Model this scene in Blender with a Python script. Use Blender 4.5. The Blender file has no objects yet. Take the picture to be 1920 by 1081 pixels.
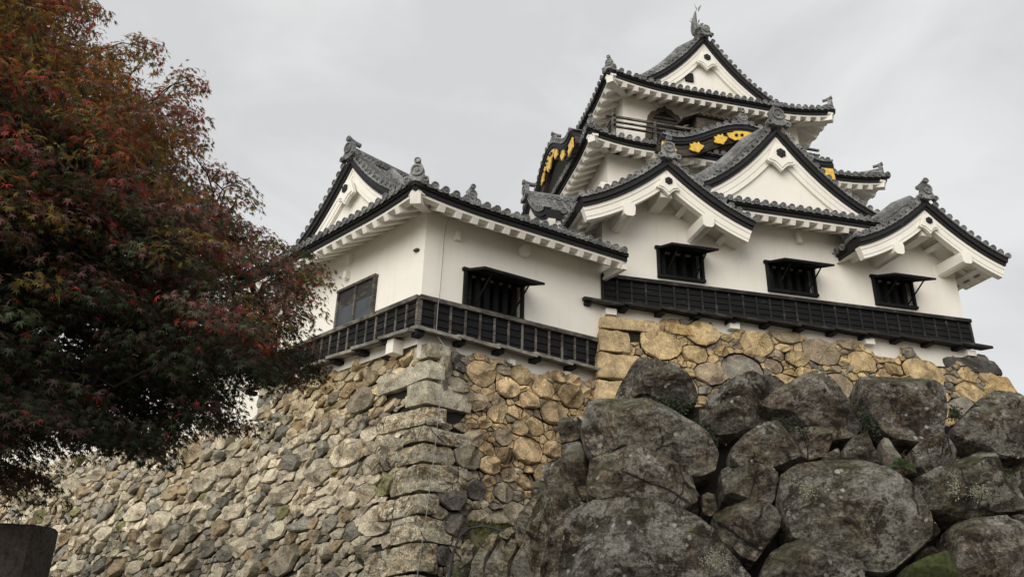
import bpy, math, random
import numpy as np
from mathutils import Vector, noise as mnoise

# ------------------------------------------------------------------ camera
F_PX = 1483.0
PITCH = math.radians(23.3)
ROLL = math.radians(1.57)
EYE = np.array([0.0, 0.0, 1.6])
cp, sp = math.cos(PITCH), math.sin(PITCH)
Rr = np.array([1, 0, 0.0]); Uu = np.array([0, -sp, cp]); Ff = np.array([0, cp, sp])
CR = Rr * math.cos(ROLL) + Uu * math.sin(ROLL)
CU = -Rr * math.sin(ROLL) + Uu * math.cos(ROLL)

scene = bpy.context.scene
col = scene.collection
from mathutils import Matrix
cam_d = bpy.data.cameras.new('camera')
cam_d.sensor_width = 36.0
cam_d.lens = 36.0 * F_PX / 1920.0
cam_d.clip_start = 0.05
cam_d.clip_end = 3000
cam = bpy.data.objects.new('camera', cam_d)
col.objects.link(cam)
M4 = Matrix(((CR[0], CU[0], -Ff[0], EYE[0]), (CR[1], CU[1], -Ff[1], EYE[1]), (CR[2], CU[2], -Ff[2], EYE[2]), (0, 0, 0, 1)))
cam.matrix_world = M4
scene.camera = cam

# ------------------------------------------------------------------ world: overcast sky
SUN_EL, SUN_AZ = math.radians(23), math.radians(204)      # azimuth clockwise from +Y
world = bpy.data.worlds.new('World')
scene.world = world
world.use_nodes = True
wn = world.node_tree; wn.nodes.clear()
out = wn.nodes.new('ShaderNodeOutputWorld')
bg = wn.nodes.new('ShaderNodeBackground')
sky = wn.nodes.new('ShaderNodeTexSky')
sky.sky_type = 'NISHITA'; sky.sun_disc = False
sky.sun_elevation = SUN_EL; sky.sun_rotation = SUN_AZ
sky.air_density = 1.0; sky.dust_density = 4.0
tc = wn.nodes.new('ShaderNodeTexCoord')
mp = wn.nodes.new('ShaderNodeMapping'); mp.inputs['Scale'].default_value = (1.0, 1.0, 2.2)
nz = wn.nodes.new('ShaderNodeTexNoise'); nz.inputs['Scale'].default_value = 3.0
nz.inputs['Detail'].default_value = 7; nz.inputs['Roughness'].default_value = 0.52; nz.inputs['Distortion'].default_value = 0.5
rp = wn.nodes.new('ShaderNodeValToRGB')
rp.color_ramp.elements[0].position = 0.38; rp.color_ramp.elements[0].color = (3.85, 3.85, 3.86, 1)
rp.color_ramp.elements[1].position = 0.62; rp.color_ramp.elements[1].color = (4.65, 4.65, 4.62, 1)
mx = wn.nodes.new('ShaderNodeMix'); mx.data_type = 'RGBA'; mx.inputs[0].default_value = 0.94
wn.links.new(tc.outputs['Generated'], mp.inputs['Vector'])
wn.links.new(mp.outputs['Vector'], nz.inputs['Vector'])
wn.links.new(nz.outputs['Fac'], rp.inputs['Fac'])
wn.links.new(sky.outputs['Color'], mx.inputs[6])
wn.links.new(rp.outputs['Color'], mx.inputs[7])
wn.links.new(mx.outputs[2], bg.inputs['Color'])
bg.inputs['Strength'].default_value = 0.1
wn.links.new(bg.outputs['Background'], out.inputs['Surface'])

sun_d = bpy.data.lights.new('sun', 'SUN')
sun_d.energy = 1.5; sun_d.angle = math.radians(55); sun_d.color = (1.0, 0.965, 0.91)
sun = bpy.data.objects.new('sun', sun_d); col.objects.link(sun)
sdir = Vector((math.sin(SUN_AZ) * math.cos(SUN_EL), math.cos(SUN_AZ) * math.cos(SUN_EL), math.sin(SUN_EL)))
sun.rotation_euler = sdir.to_track_quat('Z', 'Y').to_euler()

vs = scene.view_settings
vs.view_transform = 'Standard'; vs.look = 'None'; vs.exposure = 0.84; vs.gamma = 1.0
vs.use_curve_mapping = False

# ------------------------------------------------------------------ projection helpers (turn a photo point + plane into a place)
def ray(px, py):
    return Ff + CR * (px - 960) / F_PX - CU * (py - 540.5) / F_PX
def on_plane(px, py, P0, n):
    r = ray(px, py); t = np.dot(np.asarray(P0) - EYE, n) / np.dot(r, n)
    return EYE + t * r
def at_dist(px, py, d):
    r = ray(px, py); r = r / math.hypot(r[0], r[1]); return EYE + r * d
def az(a):
    a = math.radians(a); return np.array([math.sin(a), math.cos(a), 0.0])
def unit(v):
    v = np.asarray(v, float); return v / np.linalg.norm(v)
ZV = np.array([0, 0, 1.0])

# tower frame
AT = 77.2
TXv, TYv = az(AT), az(AT - 90)
r_ = ray(1131, 515); r_ = r_ / math.hypot(r_[0], r_[1])
TO = EYE + r_ * 19.0; TO[2] = 0
T_ROT = math.radians(90 - AT)
# turret frame
AF, AL = 58.93, -44.46
FV, LV = az(AF), az(AL)
r_ = ray(789, 560); r_ = r_ / math.hypot(r_[0], r_[1])
QO = EYE + r_ * 16.3; QO[2] = 0
Q_ROT = math.radians(90 - AF)
nF = np.array([FV[1], -FV[0], 0]); nL = np.array([-LV[1], LV[0], 0])

# ------------------------------------------------------------------ materials
def new_mat(name):
    m = bpy.data.materials.new(name); m.use_nodes = True
    nt = m.node_tree; b = nt.nodes['Principled BSDF']
    return m, nt, b
def N(nt, t, **kw):
    n = nt.nodes.new(t)
    for k, v in kw.items():
        if k in n.inputs: n.inputs[k].default_value = v
        else: setattr(n, k, v)
    return n
def ramp(nt, src, stops):
    r = nt.nodes.new('ShaderNodeValToRGB')
    e = r.color_ramp.elements
    while len(e) > 1: e.remove(e[-1])
    e[0].position = stops[0][0]; e[0].color = (*stops[0][1], 1)
    for p, c in stops[1:]:
        x = e.new(p); x.color = (*c, 1)
    nt.links.new(src, r.inputs['Fac']); return r
def mixc(nt, fac, a, b, mode='MIX'):
    m = nt.nodes.new('ShaderNodeMix'); m.data_type = 'RGBA'; m.blend_type = mode
    for i, v in ((0, fac), (6, a), (7, b)):
        if isinstance(v, (float, int)): m.inputs[i].default_value = v
        elif isinstance(v, tuple): m.inputs[i].default_value = (*v, 1)
        else: nt.links.new(v, m.inputs[i])
    return m.outputs[2]
def bump(nt, b, h, strength=0.4, dist=0.02):
    n = nt.nodes.new('ShaderNodeBump'); n.inputs['Strength'].default_value = strength; n.inputs['Distance'].default_value = dist
    nt.links.new(h, n.inputs['Height']); nt.links.new(n.outputs['Normal'], b.inputs['Normal'])
def objco(nt, scale=(1, 1, 1), rot=(0, 0, 0)):
    t = nt.nodes.new('ShaderNodeTexCoord'); m = nt.nodes.new('ShaderNodeMapping')
    m.inputs['Scale'].default_value = scale; m.inputs['Rotation'].default_value = rot
    nt.links.new(t.outputs['Object'], m.inputs['Vector']); return m.outputs['Vector']
def noise(nt, vec, scale, detail=4, rough=0.55, dist=0.0):
    n = nt.nodes.new('ShaderNodeTexNoise')
    n.inputs['Scale'].default_value = scale; n.inputs['Detail'].default_value = detail
    n.inputs['Roughness'].default_value = rough; n.inputs['Distortion'].default_value = dist
    nt.links.new(vec, n.inputs['Vector']); return n.outputs['Fac']

def mat_plaster():
    m, nt, b = new_mat('white_plaster')
    v = objco(nt)
    a = noise(nt, v, 0.7, 5, 0.6)
    c = ramp(nt, a, [(0.3, (0.72, 0.69, 0.615)), (0.55, (0.77, 0.745, 0.675)), (0.75, (0.80, 0.775, 0.71))])
    v2 = objco(nt, (3.2, 3.2, 0.22))
    st = ramp(nt, noise(nt, v2, 1.5, 6, 0.7), [(0.30, (0.91, 0.90, 0.87)), (0.46, (1, 1, 1))])
    o = mixc(nt, 1.0, c.outputs['Color'], st.outputs['Color'], 'MULTIPLY')
    nt.links.new(o, b.inputs['Base Color'])
    b.inputs['Roughness'].default_value = 0.85
    bump(nt, b, noise(nt, v, 14, 4, 0.6), 0.12, 0.01)
    return m
def mat_wood(name, dark, light, rough=0.7, worn=0.62):
    m, nt, b = new_mat(name)
    v = objco(nt, (3.0, 3.0, 22))
    a = noise(nt, v, 1.5, 5, 0.65, 0.4)
    v2 = objco(nt, (1, 1, 1.0))
    a2 = noise(nt, v2, 1.7, 3, 0.6)
    mt = nt.nodes.new('ShaderNodeMath'); mt.operation = 'MULTIPLY_ADD'; mt.inputs[1].default_value = 0.6
    nt.links.new(a2, mt.inputs[0])
    s = nt.nodes.new('ShaderNodeMath'); s.operation = 'MULTIPLY'; s.inputs[1].default_value = 0.55
    nt.links.new(a, s.inputs[0]); nt.links.new(s.outputs[0], mt.inputs[2])
    c = ramp(nt, mt.outputs[0], [(0.3, dark), (worn, tuple(d * 1.6 for d in dark)), (worn + 0.16, light)])
    nt.links.new(c.outputs['Color'], b.inputs['Base Color'])
    b.inputs['Roughness'].default_value = rough; b.inputs['Specular IOR Level'].default_value = 0.2
    bump(nt, b, a, 0.3, 0.01)
    return m
def mat_tile():
    m, nt, b = new_mat('grey_roof_tile')
    v = objco(nt)
    a = noise(nt, v, 2.2, 5, 0.65)
    a2 = noise(nt, v, 17, 4, 0.6)
    c = ramp(nt, a, [(0.3, (0.06, 0.062, 0.064)), (0.5, (0.135, 0.137, 0.137)), (0.68, (0.27, 0.268, 0.258))])
    c2 = ramp(nt, a2, [(0.35, (0.5, 0.5, 0.5)), (0.62, (1.3, 1.3, 1.26))])
    o = mixc(nt, 1.0, c.outputs['Color'], c2.outputs['Color'], 'MULTIPLY')
    nt.links.new(o, b.inputs['Base Color'])
    b.inputs['Roughness'].default_value = 0.55
    bump(nt, b, a2, 0.25, 0.01)
    return m
def mat_simple(name, colr, rough=0.6, metal=0.0, var=0.25, scale=6.0):
    m, nt, b = new_mat(name)
    a = noise(nt, objco(nt), scale, 4, 0.6)
    c = ramp(nt, a, [(0.3, tuple(x * (1 - var) for x in colr)), (0.7, tuple(min(1, x * (1 + var)) for x in colr))])
    nt.links.new(c.outputs['Color'], b.inputs['Base Color'])
    b.inputs['Roughness'].default_value = rough; b.inputs['Metallic'].default_value = metal
    return m
def mat_stone(name, lichen=0.5, moss=0.5, grain=1.0, lich_col=(0.46, 0.45, 0.39)):
    m, nt, b = new_mat(name)
    at = nt.nodes.new('ShaderNodeAttribute'); at.attribute_name = 'Col'
    v = objco(nt)
    a = noise(nt, v, 3.2 * grain, 6, 0.68, 0.3)
    f = ramp(nt, a, [(0.3, (0.5, 0.49, 0.48)), (0.5, (0.95, 0.94, 0.92)), (0.68, (1.4, 1.38, 1.32))])
    o = mixc(nt, 1.0, at.outputs['Color'], f.outputs['Color'], 'MULTIPLY')
    fine = noise(nt, v, 34 * grain, 5, 0.7)
    f2 = ramp(nt, fine, [(0.35, (0.5, 0.49, 0.48)), (0.5, (1, 1, 1)), (0.65, (1.4, 1.38, 1.34))])
    o = mixc(nt, 1.0, o, f2.outputs['Color'], 'MULTIPLY')
    # dark weathering stains
    ds = ramp(nt, noise(nt, v, 1.3 * grain, 6, 0.7, 0.8), [(0.52, (0, 0, 0)), (0.62, (0.85, 0.85, 0.85))])
    o = mixc(nt, ds.outputs['Color'], o, mixc(nt, 1.0, o, (0.42, 0.38, 0.34), 'MULTIPLY'))
    # lichen blotches
    vz = nt.nodes.new('ShaderNodeTexVoronoi'); vz.inputs['Scale'].default_value = 3.4 * grain
    dv = nt.nodes.new('ShaderNodeMix'); dv.data_type = 'VECTOR'; dv.inputs[0].default_value = 0.12
    nn = nt.nodes.new('ShaderNodeTexNoise'); nn.inputs['Scale'].default_value = 9 * grain; nn.inputs['Detail'].default_value = 5
    nt.links.new(v, nn.inputs['Vector']); nt.links.new(v, dv.inputs[4]); nt.links.new(nn.outputs['Color'], dv.inputs[5])
    nt.links.new(dv.outputs[1], vz.inputs['Vector'])
    l1 = ramp(nt, vz.outputs['Distance'], [(0.16, (1, 1, 1)), (0.30, (0, 0, 0))])
    l2 = ramp(nt, noise(nt, v, 1.7 * grain, 4, 0.6), [(0.62 - 0.2 * lichen, (0, 0, 0)), (0.68 - 0.15 * lichen, (1, 1, 1))])
    l3 = ramp(nt, noise(nt, v, 26 * grain, 3, 0.7), [(0.42, (0, 0, 0)), (0.56, (0.9, 0.9, 0.9))])
    lm = mixc(nt, 1.0, l1.outputs['Color'], l2.outputs['Color'], 'MULTIPLY')
    lm = mixc(nt, 1.0, lm, l3.outputs['Color'], 'MULTIPLY')
    lm = mixc(nt, 1.0, lm, (lichen, lichen, lichen), 'MULTIPLY')
    o = mixc(nt, lm, o, lich_col)
    if moss > 0:
        mm = ramp(nt, noise(nt, v, 0.9 * grain, 5, 0.7), [(0.66 - 0.1 * moss, (0, 0, 0)), (0.76 - 0.1 * moss, (0.75, 0.75, 0.75))])
        m3 = mixc(nt, 1.0, mm.outputs['Color'], l3.outputs['Color'], 'MULTIPLY')
        o = mixc(nt, m3, o, (0.07, 0.075, 0.02))
    nt.links.new(o, b.inputs['Base Color'])
    b.inputs['Roughness'].default_value = 0.9
    h = nt.nodes.new('ShaderNodeMath'); h.operation = 'ADD'
    nt.links.new(a, h.inputs[0])
    h2 = nt.nodes.new('ShaderNodeMath'); h2.operation = 'MULTIPLY'; h2.inputs[1].default_value = 0.35
    nt.links.new(fine, h2.inputs[0]); nt.links.new(h2.outputs[0], h.inputs[1])
    b.inputs['Specular IOR Level'].default_value = 0.25
    bump(nt, b, h.outputs[0], 0.9, 0.06 / grain)
    return m
def mat_boulder():
    m, nt, b = new_mat('lichened_boulder')
    at = nt.nodes.new('ShaderNodeAttribute'); at.attribute_name = 'Col'
    v = objco(nt); vg = objco(nt, (1.0, 1.0, 2.2), (0.3, 0.5, 0.2))
    mid = noise(nt, vg, 5.0, 8, 0.74, 0.4); fine = noise(nt, v, 30, 8, 0.8); big = noise(nt, v, 1.6, 5, 0.65, 0.3)
    o = mixc(nt, 1.0, at.outputs['Color'], ramp(nt, mid, [(0.36, (0.42, 0.40, 0.37)), (0.5, (1.0, 0.98, 0.94)), (0.63, (1.9, 1.86, 1.74))]).outputs['Color'], 'MULTIPLY')
    o = mixc(nt, 1.0, o, ramp(nt, fine, [(0.38, (0.38, 0.37, 0.36)), (0.5, (1.0, 1.0, 1.0)), (0.6, (1.75, 1.72, 1.64))]).outputs['Color'], 'MULTIPLY')
    # rusty brown and near-black growths
    br = ramp(nt, noise(nt, v, 2.0, 6, 0.7, 0.5), [(0.46, (0, 0, 0)), (0.6, (0.7, 0.7, 0.7))]).outputs['Color']
    o = mixc(nt, br, o, mixc(nt, 1.0, o, (0.85, 0.70, 0.54), 'MULTIPLY'))
    ds = ramp(nt, noise(nt, v, 2.6, 8, 0.78, 0.6), [(0.50, (0, 0, 0)), (0.56, (0.9, 0.9, 0.9))]).outputs['Color']
    o = mixc(nt, ds, o, mixc(nt, 1.0, o, (0.28, 0.24, 0.205), 'MULTIPLY'))
    # pale crust
    pm = ramp(nt, noise(nt, v, 2.4, 9, 0.78, 0.3), [(0.52, (0, 0, 0)), (0.545, (1, 1, 1))]).outputs['Color']
    pf = ramp(nt, fine, [(0.38, (0.15, 0.15, 0.15)), (0.56, (0.8, 0.8, 0.8))]).outputs['Color']
    pb = ramp(nt, big, [(0.40, (0.15, 0.15, 0.15)), (0.54, (1, 1, 1))]).outputs['Color']
    pk = mixc(nt, 1.0, mixc(nt, 1.0, pm, pf, 'MULTIPLY'), pb, 'MULTIPLY')
    o = mixc(nt, pk, o, (0.33, 0.32, 0.28))
    # thin dark fracture lines
    vc = nt.nodes.new('ShaderNodeTexVoronoi'); vc.feature = 'DISTANCE_TO_EDGE'; vc.inputs['Scale'].default_value = 1.25
    wv = nt.nodes.new('ShaderNodeMix'); wv.data_type = 'VECTOR'; wv.inputs[0].default_value = 0.2
    wn2 = nt.nodes.new('ShaderNodeTexNoise'); wn2.inputs['Scale'].default_value = 2.5; wn2.inputs['Detail'].default_value = 6
    nt.links.new(v, wn2.inputs['Vector']); nt.links.new(v, wv.inputs[4]); nt.links.new(wn2.outputs['Color'], wv.inputs[5]); nt.links.new(wv.outputs[1], vc.inputs['Vector'])
    ck = ramp(nt, vc.outputs['Distance'], [(0.006, (1, 1, 1)), (0.02, (0, 0, 0))]).outputs['Color']
    ck = mixc(nt, 1.0, ck, ramp(nt, noise(nt, v, 1.1, 3, 0.6), [(0.46, (0, 0, 0)), (0.55, (0.9, 0.9, 0.9))]).outputs['Color'], 'MULTIPLY')
    o = mixc(nt, ck, o, (0.012, 0.011, 0.009))
    # round pale lichen spots
    vz = nt.nodes.new('ShaderNodeTexVoronoi'); vz.inputs['Scale'].default_value = 7.5; nt.links.new(v, vz.inputs['Vector'])
    ad = nt.nodes.new('ShaderNodeMath'); ad.operation = 'MULTIPLY_ADD'; ad.inputs[1].default_value = 0.6; nt.links.new(noise(nt, v, 9, 6, 0.75), ad.inputs[0]); nt.links.new(vz.outputs['Distance'], ad.inputs[2])
    sp_ = ramp(nt, ad.outputs[0], [(0.43, (0.8, 0.8, 0.8)), (0.49, (0, 0, 0))]).outputs['Color']
    sm = ramp(nt, noise(nt, v, 1.4, 3, 0.6), [(0.50, (0, 0, 0)), (0.56, (1, 1, 1))]).outputs['Color']
    o = mixc(nt, mixc(nt, 1.0, sp_, sm, 'MULTIPLY'), o, (0.40, 0.40, 0.35))
    # moss where the rock faces up
    ge = nt.nodes.new('ShaderNodeNewGeometry'); sx = nt.nodes.new('ShaderNodeSeparateXYZ'); nt.links.new(ge.outputs['Normal'], sx.inputs[0])
    mz = nt.nodes.new('ShaderNodeMath'); mz.operation = 'MULTIPLY_ADD'; mz.inputs[1].default_value = 0.35
    nt.links.new(sx.outputs['Z'], mz.inputs[0]); nt.links.new(noise(nt, v, 1.9, 7, 0.75), mz.inputs[2])
    mo = ramp(nt, mz.outputs[0], [(0.68, (0, 0, 0)), (0.80, (0.75, 0.75, 0.75))]).outputs['Color']
    o = mixc(nt, mixc(nt, 1.0, mo, pf, 'MULTIPLY'), o, (0.055, 0.06, 0.017))
    nt.links.new(o, b.inputs['Base Color'])
    b.inputs['Roughness'].default_value = 0.95; b.inputs['Specular IOR Level'].default_value = 0.2
    h = nt.nodes.new('ShaderNodeMath'); h.operation = 'MULTIPLY_ADD'; h.inputs[1].default_value = 0.3
    nt.links.new(fine, h.inputs[0]); nt.links.new(mid, h.inputs[2])
    bump(nt, b, h.outputs[0], 0.9, 0.07)
    return m
def mat_leaf():
    m, nt, b = new_mat('maple_leaf')
    at = nt.nodes.new('ShaderNodeAttribute'); at.attribute_name = 'Col'
    nt.links.new(at.outputs['Color'], b.inputs['Base Color'])
    b.inputs['Roughness'].default_value = 0.62; b.inputs['Specular IOR Level'].default_value = 0.25
    tr = nt.nodes.new('ShaderNodeBsdfTranslucent')
    o = mixc(nt, 1.0, at.outputs['Color'], (1.6, 1.25, 0.8), 'MULTIPLY')
    nt.links.new(o, tr.inputs['Color'])
    ms = nt.nodes.new('ShaderNodeMixShader'); ms.inputs[0].default_value = 0.33
    nt.links.new(b.outputs[0], ms.inputs[1]); nt.links.new(tr.outputs[0], ms.inputs[2])
    nt.links.new(ms.outputs[0], nt.nodes['Material Output'].inputs['Surface'])
    return m

M = {}
M['plaster'] = mat_plaster()
M['black'] = mat_wood('black_boards', (0.0055, 0.0055, 0.006), (0.06, 0.055, 0.048), 0.8, 0.66)
M['worn'] = mat_wood('weathered_wood', (0.028, 0.025, 0.022), (0.17, 0.155, 0.13), 0.8, 0.52)
M['drip'] = mat_wood('grey_drip_board', (0.07, 0.065, 0.057), (0.30, 0.28, 0.24), 0.8, 0.5)
M['tower_batten'] = mat_wood('dark_battens', (0.012, 0.011, 0.010), (0.09, 0.082, 0.07), 0.8, 0.6)
M['eave'] = mat_simple('black_eave_board', (0.0075, 0.0075, 0.008), 0.75, 0, 0.4)
M['dark'] = mat_simple('dark_interior', (0.003, 0.003, 0.003), 0.9)
M['tile'] = mat_tile()
M['gold'] = mat_simple('gilt_metal', (0.86, 0.53, 0.085), 0.36, 0.45, 0.25, 9)
M['brown'] = mat_wood('brown_black_lacquer', (0.02, 0.017, 0.014), (0.085, 0.07, 0.055), 0.6, 0.5)
M['metal_sheet'] = mat_simple('grey_sheet_metal', (0.05, 0.056, 0.062), 0.5, 0.2, 0.2, 3)
M['pale_wood'] = mat_wood('pale_flaking_wood', (0.022, 0.021, 0.02), (0.15, 0.135, 0.105), 0.8, 0.58)
M['wire'] = mat_simple('grey_cable', (0.20, 0.20, 0.195), 0.6, 0.0)
M['hose'] = mat_simple('black_rubber', (0.012, 0.013, 0.014), 0.45)
M['stone'] = mat_stone('wall_stone', 0.55, 0.3, 1.0)
M['gold_stone'] = mat_stone('tan_wall_stone', 0.12, 0.0, 1.0)
M['boulder'] = mat_boulder()
M['stele'] = mat_stone('monument_stone', 0.15, 0.2, 1.5)
M['leaf'] = mat_leaf()
M['bark'] = mat_simple('maple_bark', (0.028, 0.024, 0.021), 0.9, 0, 0.5, 9)
M['gap'] = mat_simple('dark_earth_gap', (0.012, 0.010, 0.0075), 1.0)
M['lichen'] = mat_simple('pale_lichen', (0.34, 0.35, 0.27), 0.95, 0, 0.35, 30)
M['moss'] = mat_simple('green_moss', (0.028, 0.034, 0.008), 1.0, 0, 0.75, 22)
M['soil'] = mat_simple('mossy_soil', (0.055, 0.052, 0.022), 1.0, 0, 0.7, 5)
def mat_ground():
    m, nt, b = new_mat('gravel_ground')
    v = objco(nt)
    c = ramp(nt, noise(nt, v, 0.6, 6, 0.7), [(0.3, (0.16, 0.14, 0.11)), (0.7, (0.30, 0.27, 0.22))])
    c2 = ramp(nt, noise(nt, v, 40, 3, 0.7), [(0.3, (0.6, 0.6, 0.6)), (0.7, (1.3, 1.3, 1.3))])
    nt.links.new(mixc(nt, 1.0, c.outputs['Color'], c2.outputs['Color'], 'MULTIPLY'), b.inputs['Base Color'])
    b.inputs['Roughness'].default_value = 0.95
    bump(nt, b, noise(nt, v, 40, 4, 0.7), 0.6, 0.02)
    return m
M['ground'] = mat_ground()

# ------------------------------------------------------------------ mesh builder
class MB:
    def __init__(s): s.v = []; s.f = []; s.c = None; s.n = 0
    def add(s, V, Fc, colr=None):
        V = np.asarray(V, float).reshape(-1, 3)
        s.v.append(V)
        s.f.extend([[i + s.n for i in q] for q in Fc])
        if colr is not None:
            if s.c is None: s.c = []
            colr = np.asarray(colr, float)
            if colr.ndim == 1: colr = np.tile(colr, (len(V), 1))
            s.c.append(colr)
        s.n += len(V)
    def box(s, c, ex, ey, ez):
        c, ex, ey, ez = (np.asarray(a, float) for a in (c, ex, ey, ez))
        V = [c + a * ex + b * ey + d * ez for d in (-1, 1) for b in (-1, 1) for a in (-1, 1)]
        s.add(V, [(0, 2, 3, 1), (4, 5, 7, 6), (0, 1, 5, 4), (2, 6, 7, 3), (0, 4, 6, 2), (1, 3, 7, 5)])
    def bx(s, x0, x1, y0, y1, z0, z1):
        s.box(((x0 + x1) / 2, (y0 + y1) / 2, (z0 + z1) / 2), ((x1 - x0) / 2, 0, 0), (0, (y1 - y0) / 2, 0), (0, 0, (z1 - z0) / 2))
    def beam(s, p0, p1, w, h, up=ZV):
        p0, p1 = np.asarray(p0, float), np.asarray(p1, float)
        d = p1 - p0; L = np.linalg.norm(d); d = d / L
        x = unit(np.cross(d, up)); z = np.cross(x, d)
        s.box((p0 + p1) / 2, x * w / 2, d * L / 2, z * h / 2)
    def grid(s, P, flip=False, close_u=False):
        P = np.asarray(P, float); a, b = P.shape[:2]
        fs = []
        for i in range(a - (0 if close_u else 1)):
            i2 = (i + 1) % a
            for j in range(b - 1):
                q = (i * b + j, i2 * b + j, i2 * b + j + 1, i * b + j + 1)
                fs.append(q[::-1] if flip else q)
        s.add(P.reshape(-1, 3), fs)
    def sweep(s, path, prof, sidev, upv=ZV, caps=True):
        # prof: list of (side, up) offsets, closed loop
        path = np.asarray(path, float); n = len(path); k = len(prof)
        sidev = np.broadcast_to(np.asarray(sidev, float), path.shape)
        upv = np.broadcast_to(np.asarray(upv, float), path.shape)
        P = np.array([[path[i] + sidev[i] * a + upv[i] * b for a, b in prof] for i in range(n)])
        fs = [(i * k + j, i * k + (j + 1) % k, (i + 1) * k + (j + 1) % k, (i + 1) * k + j) for i in range(n - 1) for j in range(k)]
        if caps:
            fs.append(tuple(range(k))[::-1]); fs.append(tuple((n - 1) * k + j for j in range(k)))
        s.add(P.reshape(-1, 3), fs)
    def tube(s, pts, rad, n=6, caps=True):
        pts = np.asarray(pts, float); m = len(pts)
        rad = np.broadcast_to(np.asarray(rad, float), (m,))
        t = np.gradient(pts, axis=0)
        ref = ZV if abs(unit(pts[-1] - pts[0])[2]) < 0.9 else np.array([1.0, 0, 0])
        P = []
        for i in range(m):
            d = unit(t[i]); x = unit(np.cross(d, ref)); y = np.cross(x, d)
            P.append([pts[i] + rad[i] * (math.cos(q) * x + math.sin(q) * y) for q in np.linspace(0, 2 * math.pi, n, endpoint=False)])
        fs = [(i * n + j, i * n + (j + 1) % n, (i + 1) * n + (j + 1) % n, (i + 1) * n + j) for i in range(m - 1) for j in range(n)]
        if caps:
            fs.append(tuple(range(n))[::-1]); fs.append(tuple((m - 1) * n + j for j in range(n)))
        s.add(np.array(P).reshape(-1, 3), fs)
    def lathe(s, o, axis, prof, n=12, ref=ZV):
        # prof: list of (radius, along axis); first/last radius 0 allowed
        o = np.asarray(o, float); a = unit(axis)
        if abs(np.dot(a, ref)) > 0.95: ref = np.array([1.0, 0, 0])
        x = unit(np.cross(a, ref)); y = np.cross(a, x)
        q = np.linspace(0, 2 * math.pi, n, endpoint=False)
        P = np.array([[o + a * h + r * (math.cos(t) * x + math.sin(t) * y) for t in q] for r, h in prof])
        k = len(prof)
        fs = [(i * n + j, i * n + (j + 1) % n, (i + 1) * n + (j + 1) % n, (i + 1) * n + j) for i in range(k - 1) for j in range(n)]
        s.add(P.reshape(-1, 3), fs)
    def extrude(s, poly, o, ex, ey, ez, depth):
        o, ex, ey, ez = (np.asarray(a, float) for a in (o, ex, ey, ez))
        n = len(poly)
        A = [o + ex * a + ey * b for a, b in poly]; B = [p + ez * depth for p in A]
        fs = [tuple(range(n))[::-1], tuple(range(n, 2 * n))]
        fs += [(i, (i + 1) % n, n + (i + 1) % n, n + i) for i in range(n)]
        s.add(np.array(A + B), fs)
    def build(s, name, mat, parent=None, smooth=None):
        me = bpy.data.meshes.new(name)
        V = np.concatenate(s.v) if s.v else np.zeros((0, 3))
        me.from_pydata(V.tolist(), [], s.f)
        if s.c is not None:
            at = me.color_attributes.new('Col', 'FLOAT_COLOR', 'POINT')
            Cc = np.concatenate(s.c); Cc = np.hstack([Cc, np.ones((len(Cc), 1))])
            at.data.foreach_set('color', Cc.astype(np.float32).ravel())
        me.materials.append(mat)
        me.update()
        if smooth is not None:
            me.polygons.foreach_set('use_smooth', [True] * len(me.polygons))
            if smooth < 180: me.set_sharp_from_angle(angle=math.radians(smooth))
        o = bpy.data.objects.new(name, me)
        col.objects.link(o)
        if parent is not None: o.parent = parent
        return o
def thing(name, label, cat, loc=(0, 0, 0), rz=0.0, group=None):
    o = bpy.data.objects.new(name, None); col.objects.link(o)
    o.location = tuple(float(x) for x in loc); o.rotation_euler = (0, 0, rz)
    o['label'] = label; o['category'] = cat
    if group: o['group'] = group
    return o
def tag(o, label, cat, group=None):
    o['label'] = label; o['category'] = cat
    if group: o['group'] = group
    return o

# ------------------------------------------------------------------ roof pieces
SP = 0.265           # tile roll spacing
RR = 0.082           # tile roll radius
CAP = [(0.070, -0.10), (0.092, -0.02), (0.094, 0.0), (0.090, 0.012), (0.068, 0.012), (0.064, -0.006), (0.034, -0.006), (0.026, 0.006), (0.0, 0.008)]
def cap(mb, o, axis): mb.lathe(o, axis, CAP, 12)

def roll(mb, pts, nrm, r=RR, step=0.29, n=6):
    """half round tile roll along a polyline, in overlapping tiles"""
    pts = np.asarray(pts, float)
    seg = np.linalg.norm(np.diff(pts, axis=0), axis=1); cum = np.concatenate([[0], np.cumsum(seg)])
    L = cum[-1]
    if L < 0.05: return
    k = max(1, int(round(L / step)))
    def at(t): return np.array([np.interp(t, cum, pts[:, i]) for i in range(3)])
    q = np.linspace(-0.25, math.pi + 0.25, n)
    for j in range(k):
        a, b = at(L * j / k), at(L * (j + 1) / k)
        d = unit(b - a); x = unit(np.cross(d, nrm)); u = np.cross(x, d)
        ra, rb = r * 1.06, r * 0.92
        A = [a + ra * (math.cos(t) * x + math.sin(t) * u) for t in q]
        B = [b + rb * (math.cos(t) * x + math.sin(t) * u) for t in q]
        fs = [(i, i + 1, n + i + 1, n + i) for i in range(n - 1)] + [tuple(range(n))]
        mb.add(np.array(A + B), fs)

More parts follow.
